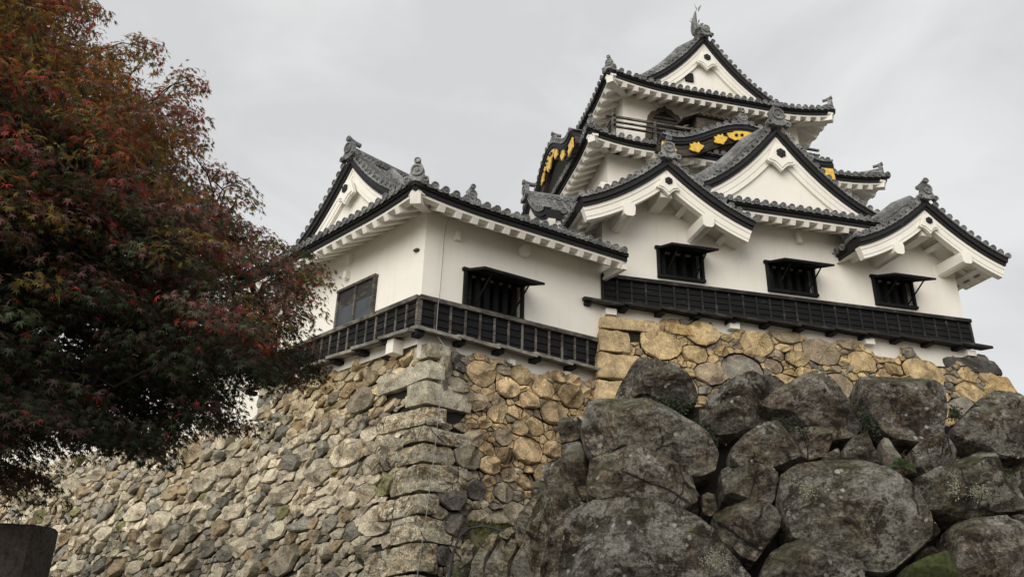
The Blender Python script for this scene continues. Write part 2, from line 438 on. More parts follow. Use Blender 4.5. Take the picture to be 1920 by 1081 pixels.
def eave_line(tile, board, A, B, inn, z, up, phase=0.5, tmax=None, D=1.0, rise=0.5, k=0.5, caps=True):
    """a strip of tiled roof rising inward from eave A->B. up(s)->extra height. inn: inward plan unit."""
    A, B, inn = np.array(A, float), np.array(B, float), np.array(inn, float)
    L = np.linalg.norm(B - A); e = (B - A) / L
    def pos(s, d):
        t = max(0.0, min(1.0, d / D))
        zz = z + up(s) * (1 - t) ** 2 + rise * ((1 - k) * t + k * t * t)
        if d < 0: zz += d * rise * (1 - k) / D
        p = A + e * s + inn * d
        return np.array([p[0], p[1], zz])
    n = int(L / SP); off = (L - n * SP) / 2
    ss = [off + (i + 0.5) * SP for i in range(n)]
    if off > 0.06: ss = [off / 2 - 0.02] + ss + [L - off / 2 + 0.02] if off > 0.1 else ss
    dm = (lambda s: D) if tmax is None else tmax
    # pans
    edges = [0.0] + [(a + b) / 2 for a, b in zip(ss[:-1], ss[1:])] + [L]
    for i, s in enumerate(ss):
        for s0, s1 in ((edges[i], s), (s, edges[i + 1])):
            G = []
            for q, sv in enumerate((s0, s1)):
                m = max(0.02, dm(sv))
                low = 0.0 if sv == s else -0.045
                G.append([pos(sv, d) + np.array([0, 0, low]) for d in np.linspace(-0.03, m, 5)])
            tile.grid(G)
    for s in ss:
        m = dm(s)
        pts = [pos(s, d) + np.array([0, 0, 0.01]) for d in np.linspace(-0.04, max(0.05, m), 6)]
        nr = unit(np.cross(np.array([e[0], e[1], 0]), pts[1] - pts[0])); nr = nr if nr[2] > 0 else -nr
        roll(tile, pts, nr)
        if caps:
            ax = unit(pts[0] - pts[1])
            cap(tile, pts[0] + ax * 0.05 + np.array([0, 0, 0.005]), np.array([ax[0], ax[1], ax[2] * 0.4]))
    # drip tiles between the caps
    allx = [-SP / 2] + ss + [L + SP / 2]
    for a, b in zip(ss[:-1], ss[1:]):
        G0, G1, G2 = [], [], []
        for t in np.linspace(0, 1, 7):
            s = a + (b - a) * t; sag = -0.065 * math.sin(math.pi * t)
            G0.append(pos(s, -0.06) + np.array([0, 0, 0.03 + sag])); G1.append(pos(s, -0.06) + np.array([0, 0, -0.035 + sag * 0.75]))
            G2.append(pos(s, 0.10) + np.array([0, 0, 0.03 + sag]))
        tile.grid([G1, G0, G2], flip=True)
    # black eave board under the tiles, two steps
    sv = np.linspace(0, L, max(4, int(L / 0.4)))
    in3 = np.array([inn[0], inn[1], 0])
    path = [pos(s, 0.0) for s in sv]
    if board is not None:
        board.sweep(path, [(-0.01, -0.035), (0.5, -0.035), (0.5, -0.13), (-0.01, -0.13)], in3)
        board.sweep(path, [(0.05, -0.132), (0.32, -0.132), (0.32, -0.225), (0.05, -0.225)], in3)
    return pos

def white_eave(parent, pos, L, o, spacing=0.41, depth_in=None, drop=0.30, skip=0.0, skip_end=0.0, hips=(0, 0)):
    """white boards and rafters under an eave; o: overhang to wall; rises by drop toward the wall"""
    w = MB()
    sv = np.linspace(0, L, max(4, int(L / 0.2)))
    p0, p1 = pos(0, 0), pos(0, 1.0); inn = unit([p1[0] - p0[0], p1[1] - p0[1], 0])
    path = [pos(s, 0.0) for s in sv]
    w.sweep(path, [(0.10, -0.227), (0.30, -0.227), (0.30, -0.29), (0.10, -0.29)], inn)
    G = []
    for s in sv:
        b = pos(s, 0.0)
        dm = o + 0.05
        if hips[0]: dm = min(dm, s + 0.02)
        if hips[1]: dm = min(dm, L - s + 0.02)
        dm = max(dm, 0.31); q = (dm - 0.3) / (o - 0.25)
        G.append([b + inn * 0.3 + ZV * -0.26, b + inn * dm + ZV * (-0.26 + (drop + 0.02) * q)])
    w.grid(G)
    obj = w.build('soffit', M['plaster'], parent)
    n = max(1, int((L - skip - skip_end) / spacing))
    for i in range(n + 1):
        s = skip + (L - skip - skip_end) * i / max(1, n)
        b = pos(s, 0.0)
        r = MB()
        a = b + inn * 0.13 + ZV * -0.365; c = b + inn * (o + 0.08) + ZV * (-0.345 + drop)
        r.beam(a, c, 0.155, 0.145)
        r.build('rafter', M['plaster'], parent)
    return obj

def hip_rafter(parent, corner, z, dirn, length, rise=0.3):
    m = MB(); c = np.array([corner[0], corner[1], z])
    d = np.array([dirn[0], dirn[1], 0])
    m.beam(c + d * 0.12, c + d * length + ZV * rise, 0.24, 0.24)
    m.build('hip_rafter', M['plaster'], parent)

def onigawara(parent, o, n, a, sc=1.0, knob=True, name='ridge_end_tile'):
    """ornamental ridge end tile: o base centre, n facing, a across"""
    m = MB(); o, n, a = (np.asarray(x, float) for x in (o, n, a))
    wf = 0.8
    P = [(-0.30, 0), (-0.40, -0.10), (-0.47, -0.02), (-0.44, 0.08), (-0.33, 0.13), (-0.26, 0.24), (-0.25, 0.40), (-0.19, 0.52), (-0.08, 0.58), (0.08, 0.58), (0.19, 0.52), (0.25, 0.40), (0.26, 0.24), (0.33, 0.13), (0.44, 0.08), (0.47, -0.02), (0.40, -0.10), (0.30, 0), (0.15, -0.06), (-0.15, -0.06)]
    m.extrude([(x * sc * wf, y * sc) for x, y in P], o - n * 0.08 * sc, a, ZV, n, 0.16 * sc)
    c = o + ZV * 0.33 * sc + n * 0.08 * sc
    m.lathe(c, n, [(0.2 * sc, 0), (0.2 * sc, 0.05 * sc), (0.15 * sc, 0.05 * sc), (0.14 * sc, 0.01), (0.07 * sc, 0.01), (0.05 * sc, 0.05 * sc), (0, 0.05 * sc)], 14)
    for sx in (-1, 1):
        m.lathe(o + a * sx * 0.30 * sc + ZV * 0.0 + n * 0.08 * sc, n, [(0.1 * sc, 0), (0.1 * sc, 0.04 * sc), (0.06 * sc, 0.04 * sc), (0.05 * sc, 0.0), (0, 0)], 10)
    if knob:
        k0 = o + ZV * 0.6 * sc - n * 0.35 * sc; k1 = o + ZV * 0.66 * sc + n * 0.13 * sc
        m.tube([k0, k0 + n * 0.2 * sc, k1], [0.085 * sc, 0.085 * sc, 0.095 * sc], 10)
        cap_d = unit(k1 - k0)
        m.lathe(k1, cap_d, [(0.1 * sc, -0.05), (0.112 * sc, 0), (0.1 * sc, 0.02), (0.08 * sc, 0.02), (0.075 * sc, 0.0), (0.0, 0.0)], 12)
    return m.build(name, M['tile'], parent, 40)

def ridge(parent, pts, w=0.30, h=0.34, name='ridge'):
    """stacked ridge of flat tiles with a round top"""
    m = MB(); pts = np.asarray(pts, float)
    d = unit([pts[-1][0] - pts[0][0], pts[-1][1] - pts[0][1], 0]); side = np.array([-d[1], d[0], 0])
    n = 4
    for i in range(n):
        ww = w / 2 * (1.12 if i % 2 == 0 else 0.96); z0, z1 = h * i / n, h * (i + 1) / n
        m.sweep(pts, [(-ww, z0), (ww, z0), (ww, z1), (-ww, z1)], side)
    # row of small discs along the side
    L = np.linalg.norm(pts[-1] - pts[0]); k = int(L / 0.2)
    for i in range(k):
        t = (i + 0.5) / k * (len(pts) - 1); j = int(t); p = pts[j] + (pts[min(j + 1, len(pts) - 1)] - pts[j]) * (t - j)
        for sx in (-1, 1):
            m.lathe(p + side * sx * w * 0.5 + ZV * h * 0.55, side * sx, [(0.07, 0), (0.07, 0.04), (0.045, 0.04), (0.04, 0.02), (0, 0.02)], 8)
    q = np.linspace(0, math.pi, 7)
    m.sweep(pts, [(w * 0.34 * math.cos(t), h + w * 0.34 * math.sin(t)) for t in q], side)
    return m.build(name, M['tile'], parent, 40)

def flower(m, o, n, a, r=0.12):
    """six petalled dark boss"""
    for i in range(6):
        q = i * math.pi / 3 + math.pi / 6
        c = o + (a * math.cos(q) + ZV * math.sin(q)) * r * 0.58
        m.lathe(c, n, [(r * 0.5, 0), (r * 0.5, 0.03), (r * 0.28, 0.05), (0, 0.05)], 8)
    m.lathe(o, n, [(r * 0.5, 0), (r * 0.45, 0.06), (0, 0.075)], 8)

def pendant(parent, o, n, a, sc=1.0):
    """white gable pendant with a pointed tail, dark flower boss"""
    m = MB()
    P = [(0, 0.42), (0.16, 0.36), (0.34, 0.2)]
    half = [(0.0, 0.40), (0.16, 0.34), (0.27, 0.18), (0.36, -0.02), (0.45, -0.18), (0.36, -0.22), (0.24, -0.24), (0.13, -0.33), (0.0, -0.47)]
    poly = half + [(-x, y) for x, y in half[-2:0:-1]]
    poly = [(x * sc, y * sc) for x, y in poly][::-1]
    m.extrude(poly, o, a, ZV, n, 0.1)
    m.extrude([(x * 0.82, y * 0.82 + 0.01) for x, y in poly], o + n * 0.1, a, ZV, n, 0.03)
    ob = m.build('pendant', M['plaster'], parent)
    f = MB(); flower(f, o + ZV * 0.08 * sc + n * 0.13, n, a, 0.14 * sc)
    f.build('flower_boss', M['eave'], parent)
    return ob

def prof_k(k):
    return lambda u: (1 - abs(u)) * (1 - k) + k * (1 - abs(u)) ** 2
def prof_kara(u):
    u = abs(u)
    x = min(1.0, u / 0.86)
    return 0.5 * (1 + math.cos(math.pi * x)) if u < 0.86 else 0.12 * ((u - 0.86) / 0.14) ** 2 * 0.6

def gable(parent, c, a, back, w, zf, h, prof, depth, name='gable_roof', barge=0.34, barge_mat='plaster', rise_end=0.0,
          slope_from=0.42, side_eave=None, descend=True, verge_back=0.5, bands=True, nu=25, depth_pos=None, recess=0.5, foot_flat=0.0, tile_step=SP, cap_rows=True):
    """gable roof: c plan centre of the verge (front) line, a: across unit (plan), back: direction the ridge runs (plan).
    the barge board top line follows zf + h*prof(u); tiles lie above it. returns the tile object"""
    c3 = np.array([c[0], c[1], 0.0]); a3 = np.array([a[0], a[1], 0.0]); b3 = np.array([back[0], back[1], 0.0])
    n3 = unit(np.cross(a3, ZV)); n3 = n3 if np.dot(n3, b3) < 0 else -n3
    us = np.linspace(-1, 1, nu)
    def pt(u, b=0.0, dz=0.0): return c3 + a3 * u * w + b3 * b + ZV * (zf + h * prof(u) + dz)
    # tangent frames along curve
    def frame(u):
        e = 0.01; t = unit(pt(min(1, u + e)) - pt(max(-1, u - e)))
        up = np.cross(n3, t); up = up if up[2] > 0 else -up
        return t, up
    TH = 0.25   # lift of tile bed above barge top
    tile = MB()
    fr = [frame(u) for u in us]
    ups = np.array([f[1] for f in fr])
    # tile bed sheet over everything, thin
    db = depth if depth_pos is None else max(depth, depth_pos)
    G = []
    for i, u in enumerate(us):
        dd = depth if (depth_pos is None or u < 0) else depth_pos
        G.append([pt(u, b) + ups[i] * TH for b in (-0.10, 0.3, dd)])
    tile.grid(G)
    G = [[pt(u, -0.10) + ups[i] * (TH - 0.02), pt(u, 0.35) + ups[i] * (TH - 0.02)] for i, u in enumerate(us)]
    tile.grid(G, flip=True)
    # verge tiles: caps facing forward along the curve
    dense = np.linspace(-1, 1, 400); P = np.array([pt(u) for u in dense])
    cum = np.concatenate([[0], np.cumsum(np.linalg.norm(np.diff(P, axis=0), axis=1))]); Lc = cum[-1]; half = Lc / 2
    k = int(half / SP)
    for sgn in (-1, 1):
        for i in range(k + 1):
            sl = half + sgn * (0.13 + i * SP)
            if sl < 0 or sl > Lc: continue
            u = np.interp(sl, cum, dense); t, up = frame(u)
            o = pt(u) + up * (TH + 0.055)
            cap(tile, o + n3 * 0.12, n3)
            roll(tile, [o + n3 * 0.10, o - n3 * 0.15, o - n3 * verge_back], up, RR, 0.3)
            if i < k:
                u2 = np.interp(sl + sgn * SP, cum, dense); G0, G1, G2 = [], [], []
                for q in np.linspace(0, 1, 5):
                    uu = np.interp(sl + sgn * SP * q, cum, dense); t2, up2 = frame(uu)
                    sag = -0.05 * math.sin(math.pi * q)
                    G0.append(pt(uu) + up2 * (TH + 0.06 + sag) + n3 * 0.13); G1.append(pt(uu) + up2 * (TH - 0.005 + sag * 0.7) + n3 * 0.13); G2.append(pt(uu) + up2 * (TH + 0.06 + sag) - n3 * 0.1)
                tile.grid([G1, G0, G2], flip=(sgn < 0))
    # slope tile rolls running down both sides
    for sgn in (-1, 1):
        dd = depth if (depth_pos is None or sgn < 0) else depth_pos
        nb = int((dd - slope_from) / tile_step)
        for i in range(nb):
            b = slope_from + (i + 0.7) * tile_step
            uu = np.linspace(1.0, 0.02, 9) * sgn
            pts = [pt(u, b) + frame(u)[1] * (TH + 0.005) for u in uu]
            roll(tile, pts, frame(sgn * 0.5)[1], RR, 0.3, 5)
            if side_eave and sgn in side_eave and cap_rows:
                ax = unit(pts[0] - pts[1]); cap(tile, pts[0] + ax * 0.05, ax)
    ob = tile.build(name, M['tile'], parent, 40)
    # descending ridges just behind the verge tiles
    if descend:
        for sgn in (-1, 1):
            uu = np.linspace(0.0, 0.94, 15) * sgn + 1e-4 * sgn
            pts = np.array([pt(u, verge_back + 0.1) + frame(u)[1] * TH for u in uu])
            m = MB(); sd = np.array([-n3] * len(pts)); upx = np.array([frame(u)[1] for u in uu])
            for z0, z1, ww in ((0.0, 0.12, 0.16), (0.12, 0.2, 0.13), (0.2, 0.28, 0.155), (0.28, 0.36, 0.13)):
                m.sweep(pts, [(-ww, z0), (ww, z0), (ww, z1), (-ww, z1)], sd, upx)
            q = np.linspace(0, math.pi, 7)
            m.sweep(pts, [(0.12 * math.cos(x), 0.36 + 0.12 * math.sin(x)) for x in q], sd, upx)
            m.build('descending_ridge', M['tile'], ob, 40)
    # black verge board
    bl = MB()
    path = np.array([pt(u) for u in us])
    bl.sweep(path, [(0.08, 0.09), (0.08, TH - 0.01), (-0.5, TH - 0.01), (-0.5, 0.09)], n3, ups)
    bl.sweep(path, [(0.02, 0.005), (0.02, 0.088), (-0.5, 0.088), (-0.5, 0.005)], n3, ups)
    bl.build('verge_board', M['eave'], ob)
    # barge boards in three steps
    bb = MB()
    for z0, z1, f0 in ((-0.10, 0.0, -0.03), (-0.27, -0.102, -0.05), (-barge, -0.272, -0.065)):
        if barge < 0.3 and z0 < -barge: z0 = -barge
        bb.sweep(path, [(f0, z0), (f0, z1), (-0.24, z1), (-0.24, z0)], n3, ups)
    bb.build('barge_board', M[barge_mat], ob)
    # side eaves at the feet
    if side_eave:
        eb = MB()
        for sgn in side_eave:
            dd = depth if (depth_pos is None or sgn < 0) else depth_pos
            f = pt(sgn); upf = frame(sgn)[1]; pth = [f + b3 * b + upf * 0.0 for b in np.linspace(0.05, dd, 6)]
            eb.sweep(pth, [(-0.02, TH - 0.02), (0.2, TH - 0.02), (0.2, TH - 0.13), (-0.02, TH - 0.13)], -a3 * sgn)
            eb.sweep(pth, [(0.03, TH - 0.132), (0.2, TH - 0.132), (0.2, TH - 0.23), (0.03, TH - 0.23)], -a3 * sgn)
        eb.build('eave_board', M['eave'], ob)
    ob['_dummy'] = 0
    del ob['_dummy']
    return ob, pt, frame, n3

# ------------------------------------------------------------------ walls and windows
def wall_face(mb, O, d, nrm, L, z0, z1, holes=(), recess=0.25):
    """plain face with rectangular openings (s0,s1,z0,z1), reveals going inward"""
    O, d, nrm = (np.asarray(x, float) for x in (O, d, nrm))
    ss = sorted({0.0, L, *[h[0] for h in holes], *[h[1] for h in holes]})
    zs = sorted({z0, z1, *[h[2] for h in holes], *[h[3] for h in holes]})
    P = lambda s, z, r=0.0: O + d * s + ZV * z - nrm * r
    for s0, s1 in zip(ss[:-1], ss[1:]):
        for a, b in zip(zs[:-1], zs[1:]):
            cs, cz = (s0 + s1) / 2, (a + b) / 2
            if any(h[0] < cs < h[1] and h[2] < cz < h[3] for h in holes): continue
            mb.add([P(s0, a), P(s1, a), P(s1, b), P(s0, b)], [(0, 1, 2, 3)])
    for s0, s1, a, b in holes:
        r = recess
        for q in ([P(s0, a), P(s1, a), P(s1, a, r), P(s0, a, r)], [P(s0, b), P(s0, b, r), P(s1, b, r), P(s1, b)],
                  [P(s0, a), P(s0, a, r), P(s0, b, r), P(s0, b)], [P(s1, a), P(s1, b), P(s1, b, r), P(s1, a, r)]):
            mb.add(q, [(0, 1, 2, 3)])

def awning_window(parent, O, d, nrm, s0, s1, z0, z1, reach=1.0, dropz=0.32):
    """dark barred window with a black propped-open board shutter"""
    O, d, nrm = (np.asarray(x, float) for x in (O, d, nrm))
    P = lambda s, z, o=0.0: O + d * s + ZV * z + nrm * o
    f = MB(); t = 0.075
    f.box(P((s0 + s1) / 2, z1 + t / 2, 0.0), d * (s1 - s0 + 0.24) / 2, nrm * 0.09, ZV * t / 2)
    f.box(P((s0 + s1) / 2, z0 - t / 2, 0.02), d * (s1 - s0 + 0.16) / 2, nrm * 0.10, ZV * t / 2)
    for s in (s0 - t / 2, s1 + t / 2):
        f.box(P(s, (z0 + z1) / 2, 0.0), d * t / 2, nrm * 0.08, ZV * (z1 - z0) / 2)
    fr = f.build('window', M['black'], parent)
    b = MB(); b.box(P((s0 + s1) / 2, (z0 + z1) / 2, -0.24), d * (s1 - s0) / 2, nrm * 0.005, ZV * (z1 - z0) / 2)
    b.build('dark_opening', M['dark'], fr)
    n = max(4, int((s1 - s0) / 0.24))
    for i in range(n):
        s = s0 + (i + 0.5) * (s1 - s0) / n
        k = MB(); k.box(P(s, (z0 + z1) / 2, -0.1), d * 0.055, nrm * 0.05, ZV * (z1 - z0) / 2 * 0.995)
        k.build('bar', M['black'], fr)
    sh = MB()
    h0, h1 = P((s0 + s1) / 2, z1 + 0.02, 0.10), P((s0 + s1) / 2, z1 + 0.02 - dropz, reach)
    dv = unit(h1 - h0); un = unit(np.cross(d, dv)); un = un if un[2] > 0 else -un
    sh.box((h0 + h1) / 2, d * (s1 - s0 + 0.12) / 2, (h1 - h0) / 2, un * 0.015)
    for q in (0.03, 0.5, 0.97):
        sh.box(h0 + (h1 - h0) * q - un * 0.028, d * (s1 - s0 + 0.12) / 2, dv * 0.03, un * 0.012)
    for sx in (-1, 1):
        sh.box((h0 + h1) / 2 - un * 0.028 + d * sx * ((s1 - s0 + 0.12) / 2 - 0.04), d * 0.035, (h1 - h0) / 2 * 0.94, un * 0.0115)
    sh.build('shutter', M['black'], fr)
    for q in (0.16, 0.84):
        s = s0 + (s1 - s0) * q
        p = MB(); p.beam(P(s, z0 + 0.05, 0.03), h0 + (h1 - h0) * 0.82 + d * (s - (s0 + s1) / 2) - un * 0.06, 0.03, 0.03)
        p.build('prop', M['black'], fr)
    return fr

def wainscot(parent, O, d, nrm, L, z0, z1, nbat, bat='worn'):
    """black lapped boards with upright battens, top rail and sill"""
    O, d, nrm = (np.asarray(x, float) for x in (O, d, nrm))
    P = lambda s, z, o=0.0: O + d * s + ZV * z + nrm * o
    bd = MB(); nb = 4; hh = (z1 - z0 - 0.1) / nb
    for i in range(nb):
        za, zb = z0 + i * hh, z0 + (i + 1) * hh + 0.01
        V = [P(0, za, 0.085), P(L, za, 0.085), P(L, zb, 0.055), P(0, zb, 0.055), P(0, za, 0.0), P(L, za, 0.0), P(L, zb, 0.0), P(0, zb, 0.0)]
        bd.add(V, [(0, 1, 2, 3), (4, 7, 6, 5), (0, 4, 5, 1), (3, 2, 6, 7), (0, 3, 7, 4), (1, 5, 6, 2)])
    ob = bd.build('board_cladding', M['black'], parent)
    r = MB(); r.box(P(L / 2, z1 - 0.045, 0.075), d * (L / 2 + 0.03), nrm * 0.085, ZV * 0.05)
    r.build('top_rail', M[bat], ob)
    for i in range(nbat + 1):
        s = L * i / nbat
        w = 0.05 if 0 < i < nbat else 0.075
        k = MB(); k.box(P(s, (z0 + z1) / 2 - 0.045, 0.085), d * w / 2, nrm * 0.018, ZV * ((z1 - z0) / 2 - 0.052))
        k.build('batten', M[bat], ob)
    return ob

def ledge(parent, O, d, nrm, L, z, seg=0.95, out=0.42, s_start=0.0, mat='drip', dark_block=True):
    """stepped weathered drip boards on short dark brackets below the cladding"""
    O, d, nrm = (np.asarray(x, float) for x in (O, d, nrm))
    P = lambda s, zz, o=0.0: O + d * s + ZV * zz + nrm * o
    n = int(round((L - s_start) / seg)); sg = (L - s_start) / n
    m = MB()
    for i in range(n):
        s = s_start + i * sg
        tilt = 0.025
        V = []
        for zz, dd in ((-0.03, 0), (0.045, 0)):
            for ss, tz in ((s - 0.05, tilt), (s + sg, -tilt)):
                for o, oz in ((0.0, 0.05), (out, -0.03)):
                    V.append(P(ss, z + zz + tz + oz, o))
        m.add(V, [(0, 1, 3, 2), (4, 6, 7, 5), (0, 4, 5, 1), (2, 3, 7, 6), (1, 5, 7, 3), (0, 2, 6, 4)])
    ob = m.build('drip_board', M[mat], parent)
    for i in range(n):
        s = s_start + i * sg + 0.08
        k = MB(); k.box(P(s, z - 0.075, out * 0.36), d * 0.09, nrm * out * 0.36, ZV * 0.05)
        k.build('bracket', M['dark'], ob)
    return ob

# ================================================================== GROUND
g = MB()
R = 400
g.add([(-R, -R, 0), (R, -R, 0), (R, R, 0), (-R, R, 0)], [(0, 1, 2, 3)])
go = g.build('ground', M['ground']); go['kind'] = 'structure'

X3, Y3 = np.array([1.0, 0, 0]), np.array([0, 1.0, 0])

# ================================================================== MAIN TOWER (keep)
tower = thing('castle_tower', 'tall white three-storey castle tower with curved grey tiled roofs and gilded gable ornaments', 'castle', TO, T_ROT)
WT = 11.05; DT = 15.0; CX = WT / 2
def build_tower():
    wins = [(1.60, 2.80), (4.84, 6.20), (8.20, 9.38)]
    wz = (10.36, 11.14)
    w = MB()
    wall_face(w, (0, 0, 0), X3, -Y3, WT, 8.5, 13.0, [(a, b, wz[0], wz[1]) for a, b in wins])
    wall_face(w, (0, DT, 0), -Y3, -X3, DT, 8.5, 13.0)
    wall_face(w, (WT, 0, 0), Y3, X3, DT, 8.5, 13.0)
    w.build('first_storey_wall', M['plaster'], tower)
    s2 = MB(); s2.bx(1.17, WT - 1.17, 2.6, DT - 2.2, 12.2, 15.75); s2.build('second_storey_wall', M['plaster'], tower)
    s3 = MB(); s3.bx(2.14, WT - 2.14, 3.5, DT - 3.6, 15.9, 18.95); s3.build('third_storey_wall', M['plaster'], tower)
    for a, b in wins:
        awning_window(tower, (0, 0, 0), X3, -Y3, a, b, wz[0], wz[1], 0.98, 0.30)
    # cladding
    wainscot(tower, (-0.06, 0, 0), X3, -Y3, WT + 0.12, 9.40, 10.15, 28, 'tower_batten')
    wainscot(tower, (0, 8.0, 0), -Y3, -X3, 7.9, 9.40, 10.15, 20, 'tower_batten')
    wainscot(tower, (WT, 0, 0), Y3, X3, 9.0, 9.40, 10.15, 22, 'tower_batten')
    ledge(tower, (-0.62, 0, 0), X3, -Y3, WT + 0.95, 9.27, 0.98, 0.45, mat='tower_batten')
    for s in (0.12, 3.55, 7.6, 10.85):
        b = MB(); b.bx(s - 0.14, s + 0.14, -0.22, 0.0, 9.0, 9.16); b.build('sill_block', M['plaster'], tower)
    b = MB(); b.bx(-0.36, 0.0, -0.05, 0.3, 8.98, 9.17); b.build('sill_block', M['plaster'], tower)
    # little white pegs below the central eave
    for s in (3.86, 5.86, 7.55):
        b = MB(); b.bx(s - 0.05, s + 0.05, -0.16, 0.0, 12.0, 12.2); b.bx(s - 0.06, s + 0.06, -0.19, -0.1, 11.88, 12.05); b.build('eave_peg', M['plaster'], tower)

    up0 = lambda s: 0.0
    # ---- first roof, central eave
    t, e = MB(), MB()
    x0, x1 = 2.75, 8.55
    upc = lambda s: 0.10 * max(0, (s - 5.4) / 0.9) ** 2 if s > 5.4 else 0.0
    pos = eave_line(t, e, (x0, -1.0), (x1, -1.0), (0, 1), 12.42, upc, D=1.1, rise=0.42)
    r1 = t.build('first_roof_eave', M['tile'], tower, 40); e.build('eave_board', M['eave'], r1)
    white_eave(r1, pos, x1 - x0, 1.0, 0.41, drop=0.40)
    # ---- big central gable
    big, pt, fr, n3 = gable(tower, (CX, -0.15), (1, 0), (0, 1), 4.0, 12.68, 2.72, prof_k(0.93), 3.3, 'big_gable_roof', barge=0.42)
    inf = MB(); us = np.linspace(-0.97, 0.97, 25)
    top = [pt(u, 0.14) - ZV * 0.25 for u in us]; bot = [np.array([p[0], p[1], 12.3]) for p in top]
    inf.grid([bot, top]); inf.build('gable_wall', M['plaster'], big)
    pendant(big, np.array([CX, -0.16, 14.62]), -Y3, X3, 1.05)
    onigawara(big, np.array([CX, -0.30, 15.70]), -Y3, X3, 1.0)
    ridge(big, [(CX, -0.2, 15.62), (CX, 3.0, 15.62)], 0.34, 0.30)
    # ---- two small gables over the first storey
    for cx, outer in ((1.49, -1), (9.47, 1)):
        sg, pt, fr, n3 = gable(tower, (cx, -1.05), (1, 0), (0, 1), 2.36, 11.52, 1.50, prof_k(0.45), 2.2 if outer > 0 else DT,
                               'small_gable_roof', barge=0.36, side_eave=(-1, 1), depth_pos=DT if outer > 0 else 2.2, verge_back=0.42, descend=outer > 0)
        # plaster soffit and purlins under the overhang
        so = MB(); us = np.linspace(-1.03, 1.03, 23)
        G = [[pt(u, b) - fr(u)[1] * 0.06 for b in (0.2, 1.6)] for u in us]
        so.grid(G); so.build('soffit', M['plaster'], sg)
        for u in (-0.82, -0.62, -0.34, 0.34, 0.62, 0.82):
            p = MB(); a = pt(u, 0.2) - fr(u)[1] * 0.13; c = pt(u, 1.25) - fr(u)[1] * 0.13
            p.beam(a, c, 0.16, 0.14, fr(u)[1]); p.build('purlin', M['plaster'], sg)
        # carved brackets carrying the barge boards
        for sx in (-1, 1):
            u = 0.56 * sx
            q = pt(u, 0.0) - fr(u)[1] * 0.42
            m = MB(); P = [(-0.15, -0.12), (-0.17, 0.08), (-0.14, 0.2), (0.14, 0.2), (0.17, 0.08), (0.15, -0.12), (0.08, -0.17), (-0.08, -0.17)]
            m.extrude(P, np.array([q[0], 0.08, q[2] - 0.03]), X3, ZV, -Y3, 1.12)
            m.build('bracket_beam', M['plaster'], sg)
        m = MB(); P = [(-0.16, -0.2), (-0.18, 0.2), (0.18, 0.2), (0.16, -0.2)]
        m.extrude(P, np.array([cx, 0.08, 12.42]), X3, ZV, -Y3, 1.0); m.build('bracket_beam', M['plaster'], sg)
        pendant(sg, np.array([cx, -0.98, 12.56]), -Y3, X3, 0.74)
        onigawara(sg, np.array([cx, -1.2, 13.30]), -Y3, X3, 0.82)
        ridge(sg, [(cx, -1.1, 13.22), (cx, 2.4, 13.22)], 0.28, 0.22)
        # side eave: rafters and soffit
        f = pt(outer); wl = 0.0 if outer < 0 else WT
        so = MB(); so.grid([[(f[0] - outer * 0.12, y, f[2] - 0.0), (wl, y, f[2] + 0.40)] for y in (-0.8, 2, 6, 10, DT)])
        so.grid([[(f[0] - outer * 0.1, y, f[2] + 0.02), (f[0] - outer * 0.1, y, f[2] - 0.06), (f[0] - outer * 0.3, y, f[2] - 0.06)] for y in (-0.8, 6, DT)])
        so.build('soffit', M['plaster'], sg)
        for i in range(16):
            y = -0.55 + i * 0.42
            p = MB(); p.beam((f[0] - outer * 0.14, y, f[2] - 0.1), (wl, y, f[2] + 0.29), 0.16, 0.14); p.build('rafter', M['plaster'], sg)
    # skirt roofs of the first storey behind the small gables up to the second storey wall
    for sx, xa, xb in ((-1, 1.3, 1.17), (1, 9.7, 9.88)):
        pass
    # gable on the left flank
    fg, pt, fr, n3 = gable(tower, (-1.38, 2.55), (0, -1), (1, 0), 2.0, 11.95, 1.45, prof_k(0.62), 3.2, 'flank_gable_roof', barge=0.32, side_eave=(-1, 1), verge_back=0.3, slope_from=0.25, descend=False)
    us = np.linspace(-0.97, 0.97, 15); inf = MB()
    top = [pt(u, 0.4) for u in us]; inf.grid([[np.array([p[0], p[1], 11.3]) for p in top], top]); inf.build('gable_wall', M['plaster'], fg)
    onigawara(fg, np.array([-1.50, 2.55, 13.66]), -X3, Y3, 0.8)
    ridge(fg, [(-1.42, 2.55, 13.55), (1.2, 2.55, 13.55)], 0.28, 0.26)
    so = MB(); f = pt(1.0)
    so.grid([[(x, f[1] + 0.06, f[2] + 0.0), (x, f[1] + 0.9, f[2] + 0.25)] for x in np.linspace(-1.33, 1.2, 5)], flip=True)
    so.grid([[(x, f[1] + 0.1, f[2] + 0.02), (x, f[1] + 0.1, f[2] - 0.34)] for x in np.linspace(-1.33, -0.2, 5)])
    so.build('soffit', M['plaster'], fg)

    # ---- second roof
    ex0, ex1, ey = 0.25, WT - 0.25, 1.65
    L2 = ex1 - ex0
    up2 = lambda s: 0.24 * (max(0, 1.9 - s) / 1.9) ** 2 + 0.24 * (max(0, s - L2 + 1.9) / 1.9) ** 2
    t, e = MB(), MB(); D = 1.9
    z2 = 15.74
    pos = eave_line(t, e, (ex0, ey), (ex1, ey), (0, 1), z2, up2, D=D, rise=0.95, tmax=lambda s: min(D, s, L2 - s))
    ey2 = DT - 1.2; Ls = ey2 - ey
    ups_ = lambda s: 0.24 * (max(0, s - Ls + 1.9) / 1.9) ** 2 + 0.24 * (max(0, 1.9 - s) / 1.9) ** 2
    posl = eave_line(t, e, (ex0, ey2), (ex0, ey), (1, 0), z2, ups_, D=D, rise=0.95, tmax=lambda s: min(D, s, Ls - s))
